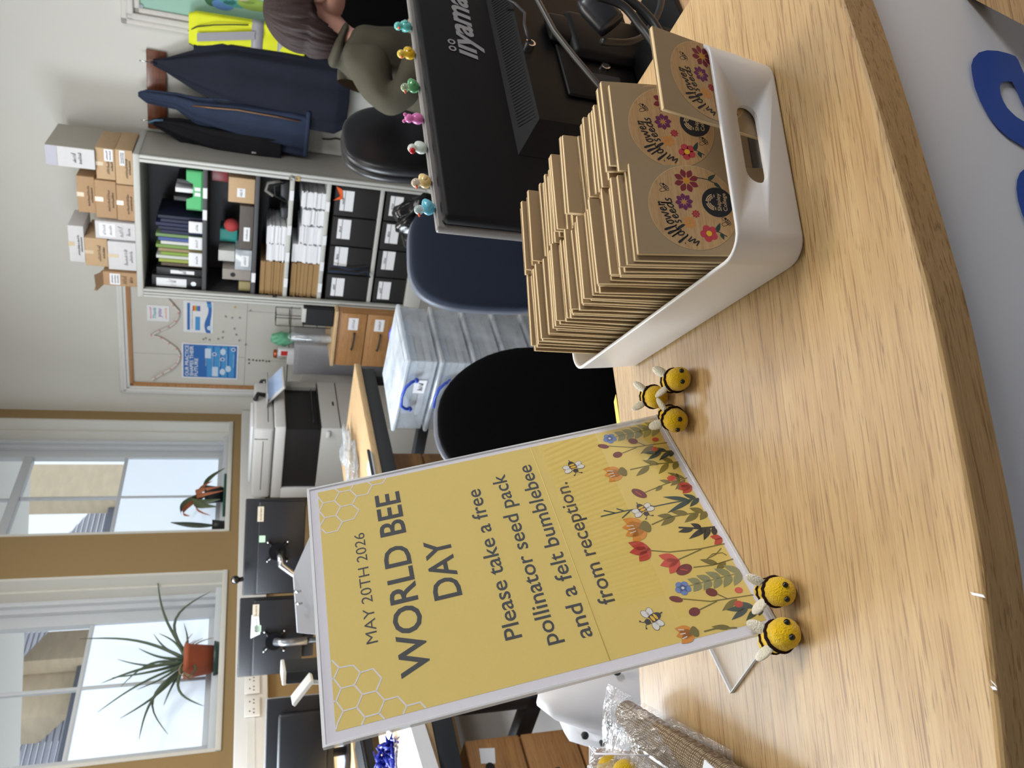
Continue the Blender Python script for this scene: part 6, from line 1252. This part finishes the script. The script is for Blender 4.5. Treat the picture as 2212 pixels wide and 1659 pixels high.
packet('loose kraft seed packet leaning alone into the front right corner of the tray', tray_M(.0905, .0095, rad(-7), rad(3), rad(1.5), -.0025))
NL, NR = 40, 36
for i in range(NL):
    u = i / (NL - 1); off = .0275 + (.2245 - .0275) * u; lean = rad(9.0 * max(0, 1 - u * 1.2)); jx = rp.uniform(-.0022, .0022) - (.004 if i in (1, 2, 3) else 0) + (.003 if 5 < i < 11 else 0)
    lab = 'kraft seed packet standing in the left row behind the front one' if i < 20 else 'kraft seed packet standing in the back half of the left row'
    packet(lab, tray_M(max(.0095, .0098 + jx * .8), off, lean, rad(rp.uniform(-1.2, 1.2)) * .5, rad(rp.uniform(-1.5, 1.5)) * .6, rp.choice((.002, .004, .005, .007, .010))), 'left row of seed packets, front half' if i < 20 else 'left row of seed packets, back half')
for i in range(NR):
    u = i / (NR - 1); off = .0330 + (.2245 - .0330) * u; lean = rad(8.5 * max(0, 1 - u * 1.2)); jx = rp.uniform(-.003, .003) + (.004 if i % 9 < 2 else 0)
    lab = 'kraft seed packet standing in the right row behind the front one' if i < 18 else 'kraft seed packet standing in the back half of the right row'
    packet(lab, tray_M(.0768 + jx, off, lean, rad(rp.uniform(-1.2, 1.2)) * .5, rad(rp.uniform(-1.5, 1.5)) * .6, rp.choice((.002, .004, .006, .008, .012)) + (.004 if i in (12, 13) else 0)), 'right row of seed packets, front half' if i < 18 else 'right row of seed packets, back half')

# ------------------------------------------------------------------ clear bags at the left end of the counter
h0 = on_z(1352, 1540, TOP + .022); h1 = on_z(1560, 1672, TOP + .016); hd = (h1 - h0).normalized(); hs = Vector((-hd.y, hd.x, 0)).normalized()
if hs.x > 0: hs = -hs
def weave(name, hi, lo):
    m = bpy.data.materials.new(name); m.use_nodes = True; nt = m.node_tree; b = nt.nodes['Principled BSDF']; N = nt.nodes.new; L = nt.links.new
    tc = N('ShaderNodeTexCoord'); mp = N('ShaderNodeMapping'); mp.inputs['Rotation'].default_value = (0, 0, -math.atan2(hd.y, hd.x)); L(tc.outputs['Object'], mp.inputs[0]); hs_ = []
    for ax in ('X', 'Y'):
        wv_ = N('ShaderNodeTexWave'); wv_.bands_direction = ax; wv_.inputs['Scale'].default_value = 165; wv_.inputs['Distortion'].default_value = 1.2; wv_.inputs['Detail'].default_value = 2; wv_.inputs['Detail Scale'].default_value = 4; L(mp.outputs[0], wv_.inputs['Vector']); hs_.append(wv_.outputs['Fac'])
    mu = N('ShaderNodeMath'); mu.operation = 'MULTIPLY'; L(hs_[0], mu.inputs[0]); L(hs_[1], mu.inputs[1])
    rp_ = N('ShaderNodeValToRGB'); rp_.color_ramp.elements[0].color = lo; rp_.color_ramp.elements[1].color = hi; rp_.color_ramp.elements[1].position = .55; L(mu.outputs[0], rp_.inputs[0]); L(rp_.outputs[0], b.inputs['Base Color']); b.inputs['Roughness'].default_value = .95
    bp_ = N('ShaderNodeBump'); bp_.inputs['Distance'].default_value = .001; L(mu.outputs[0], bp_.inputs['Height']); L(bp_.outputs[0], b.inputs['Normal']); return m
M_hess = weave('hessian', rgb(182, 158, 126), rgb(96, 78, 58)); M_hessl = weave('hessian_light', rgb(200, 176, 142), rgb(110, 92, 70))
hes = thing('hessian_roll', 'rolled coarse hessian cloth inside the clear bag on the counter', 'cloth', (0, 0, 0))
k = MB(); N_ = 60; Ln = (h1 - h0).length * 1.25
for turn, (r0, m) in enumerate(((.0105, M_hessl), (.0075, M_hess))):
    rr = []; pts = []
    for i in range(N_): pts.append(h0 + hd * (Ln * i / (N_ - 1)) + hs * (.016 * turn) + ZV * (-.006 * turn)); rr.append(r0 * (1 + .04 * math.sin(i * 1.7)))
    k.tube(pts, rr, m, 18)
k.build('rolled_cloth', hes)
k = MB(); a0 = h0 + hs * .026 - hd * .0 - ZV * .010; k.add([tuple(a0 + hs * (.075 * i / 12) + hd * (Ln * j / 20) + ZV * (.0035 * math.sin(i * 1.3 + j * .35) + .003)) for i in range(13) for j in range(21)], [(i * 21 + j, i * 21 + j + 1, (i + 1) * 21 + j + 1, (i + 1) * 21 + j) for i in range(12) for j in range(20)], M_hess, True); k.build('flat_cloth', hes)
M_bag = clear('cellophane', gloss=.10, rough=.05, milky=.05, milk=(.8, .82, .85, 1), wrinkle=45)
def film(name, corners, zf, n=26, seed=0, amp=.004, m=None):
    r = random.Random(seed); ph = [r.uniform(0, 6) for _ in range(4)]; A_, B_, C_, D_ = [Vector(c) for c in corners]; vs = []
    for i in range(n + 1):
        for j in range(n + 1):
            u, v = i / n, j / n; p = A_ * (1 - u) * (1 - v) + B_ * u * (1 - v) + C_ * u * v + D_ * (1 - u) * v
            p.z += zf(u, v) + amp * (math.sin(9 * u + 5 * v + ph[0]) + .6 * math.sin(17 * v - 8 * u + ph[1]) + .4 * math.sin(29 * u + 13 * v + ph[2])) * math.sin(PI * u) * math.sin(PI * v); vs.append(p)
    k = MB(); k.add(vs, [(i * (n + 1) + j, (i + 1) * (n + 1) + j, (i + 1) * (n + 1) + j + 1, i * (n + 1) + j + 1) for i in range(n) for j in range(n)], m or M_bag, True); return k
bg_ = thing('clear_bag', 'clear cellophane bag holding rolled hessian at the left end of the counter', 'bag', (0, 0, 0))
cs = [on_z(1313, 1476, TOP + .030), on_z(1583, 1622, TOP + .001), on_z(1600, 1790, TOP + .001), on_z(1316, 1780, TOP + .030)]
film('f', cs, lambda u, v: .024 * math.sin(PI * min(1, u * .9 + .08)) * min(1, v * 5), 30, 3).build('upper_film', bg_)
k = MB(); e0, e1 = cs[0], cs[3]; dd = (e1 - e0); pr = (cs[1] - cs[0]).normalized()
for i in range(40): a = e0 + dd * (i / 40); b = e0 + dd * ((i + .55) / 40); k.add([a + pr * .002, b + pr * .002, b + pr * .0035, a + pr * .0035], [(0, 1, 2, 3)], M_pw)
k.add([e0 + pr * .012, e1 + pr * .012, e1 + pr * .0128 + ZV * .001, e0 + pr * .0128 + ZV * .001], [(0, 1, 2, 3)], M_pw); k.build('seal_strip', bg_)
k = MB(); tri = [on_z(1521, 1641, TOP + .036), on_z(1548, 1664, TOP + .034), on_z(1512, 1690, TOP + .036)]; k.add(tri + [q - ZV * .0008 for q in tri], [(0, 1, 2), (5, 4, 3)], M_paper); o = k.build('paper_tag'); tag(o, 'white paper tag corner lying on the hessian bag', 'tag')
b2_ = thing('clear_bag', 'small clear bag with yellow felt pieces at the bottom left edge', 'bag', (0, 0, 0))
cs = [on_z(1274, 1612, TOP + .040), on_z(1402, 1632, TOP + .034), on_z(1420, 1740, TOP + .034), on_z(1275, 1740, TOP + .040)]
film('f', cs, lambda u, v: .020 * math.sin(PI * u) * min(1, v * 4), 24, 9, .006, clear('crisp_cellophane', gloss=.2, rough=.06, milky=.1, milk=(.85, .87, .9, 1), wrinkle=70)).build('upper_film', b2_)
k = MB(); k.tube([cs[0], cs[0].lerp(cs[1], .5) + ZV * .02, cs[1]], .0008, M_pw, 5); k.tube([cs[0], cs[3]], .0008, M_pw, 5); k.build('bag_rim', b2_)
for i, (a, b) in enumerate(((1318, 1662), (1352, 1672))):
    p = on_z(a, b, TOP + .046); k = MB(); k.ball((0, 0, 0), .011, M_felt, 16, 10); o = k.build('felt_ball'); o.location = p; tag(o, ('yellow felt ball inside the small clear bag, nearer the bag corner', 'yellow felt ball inside the small clear bag, nearer the hessian')[i], 'felt ball')
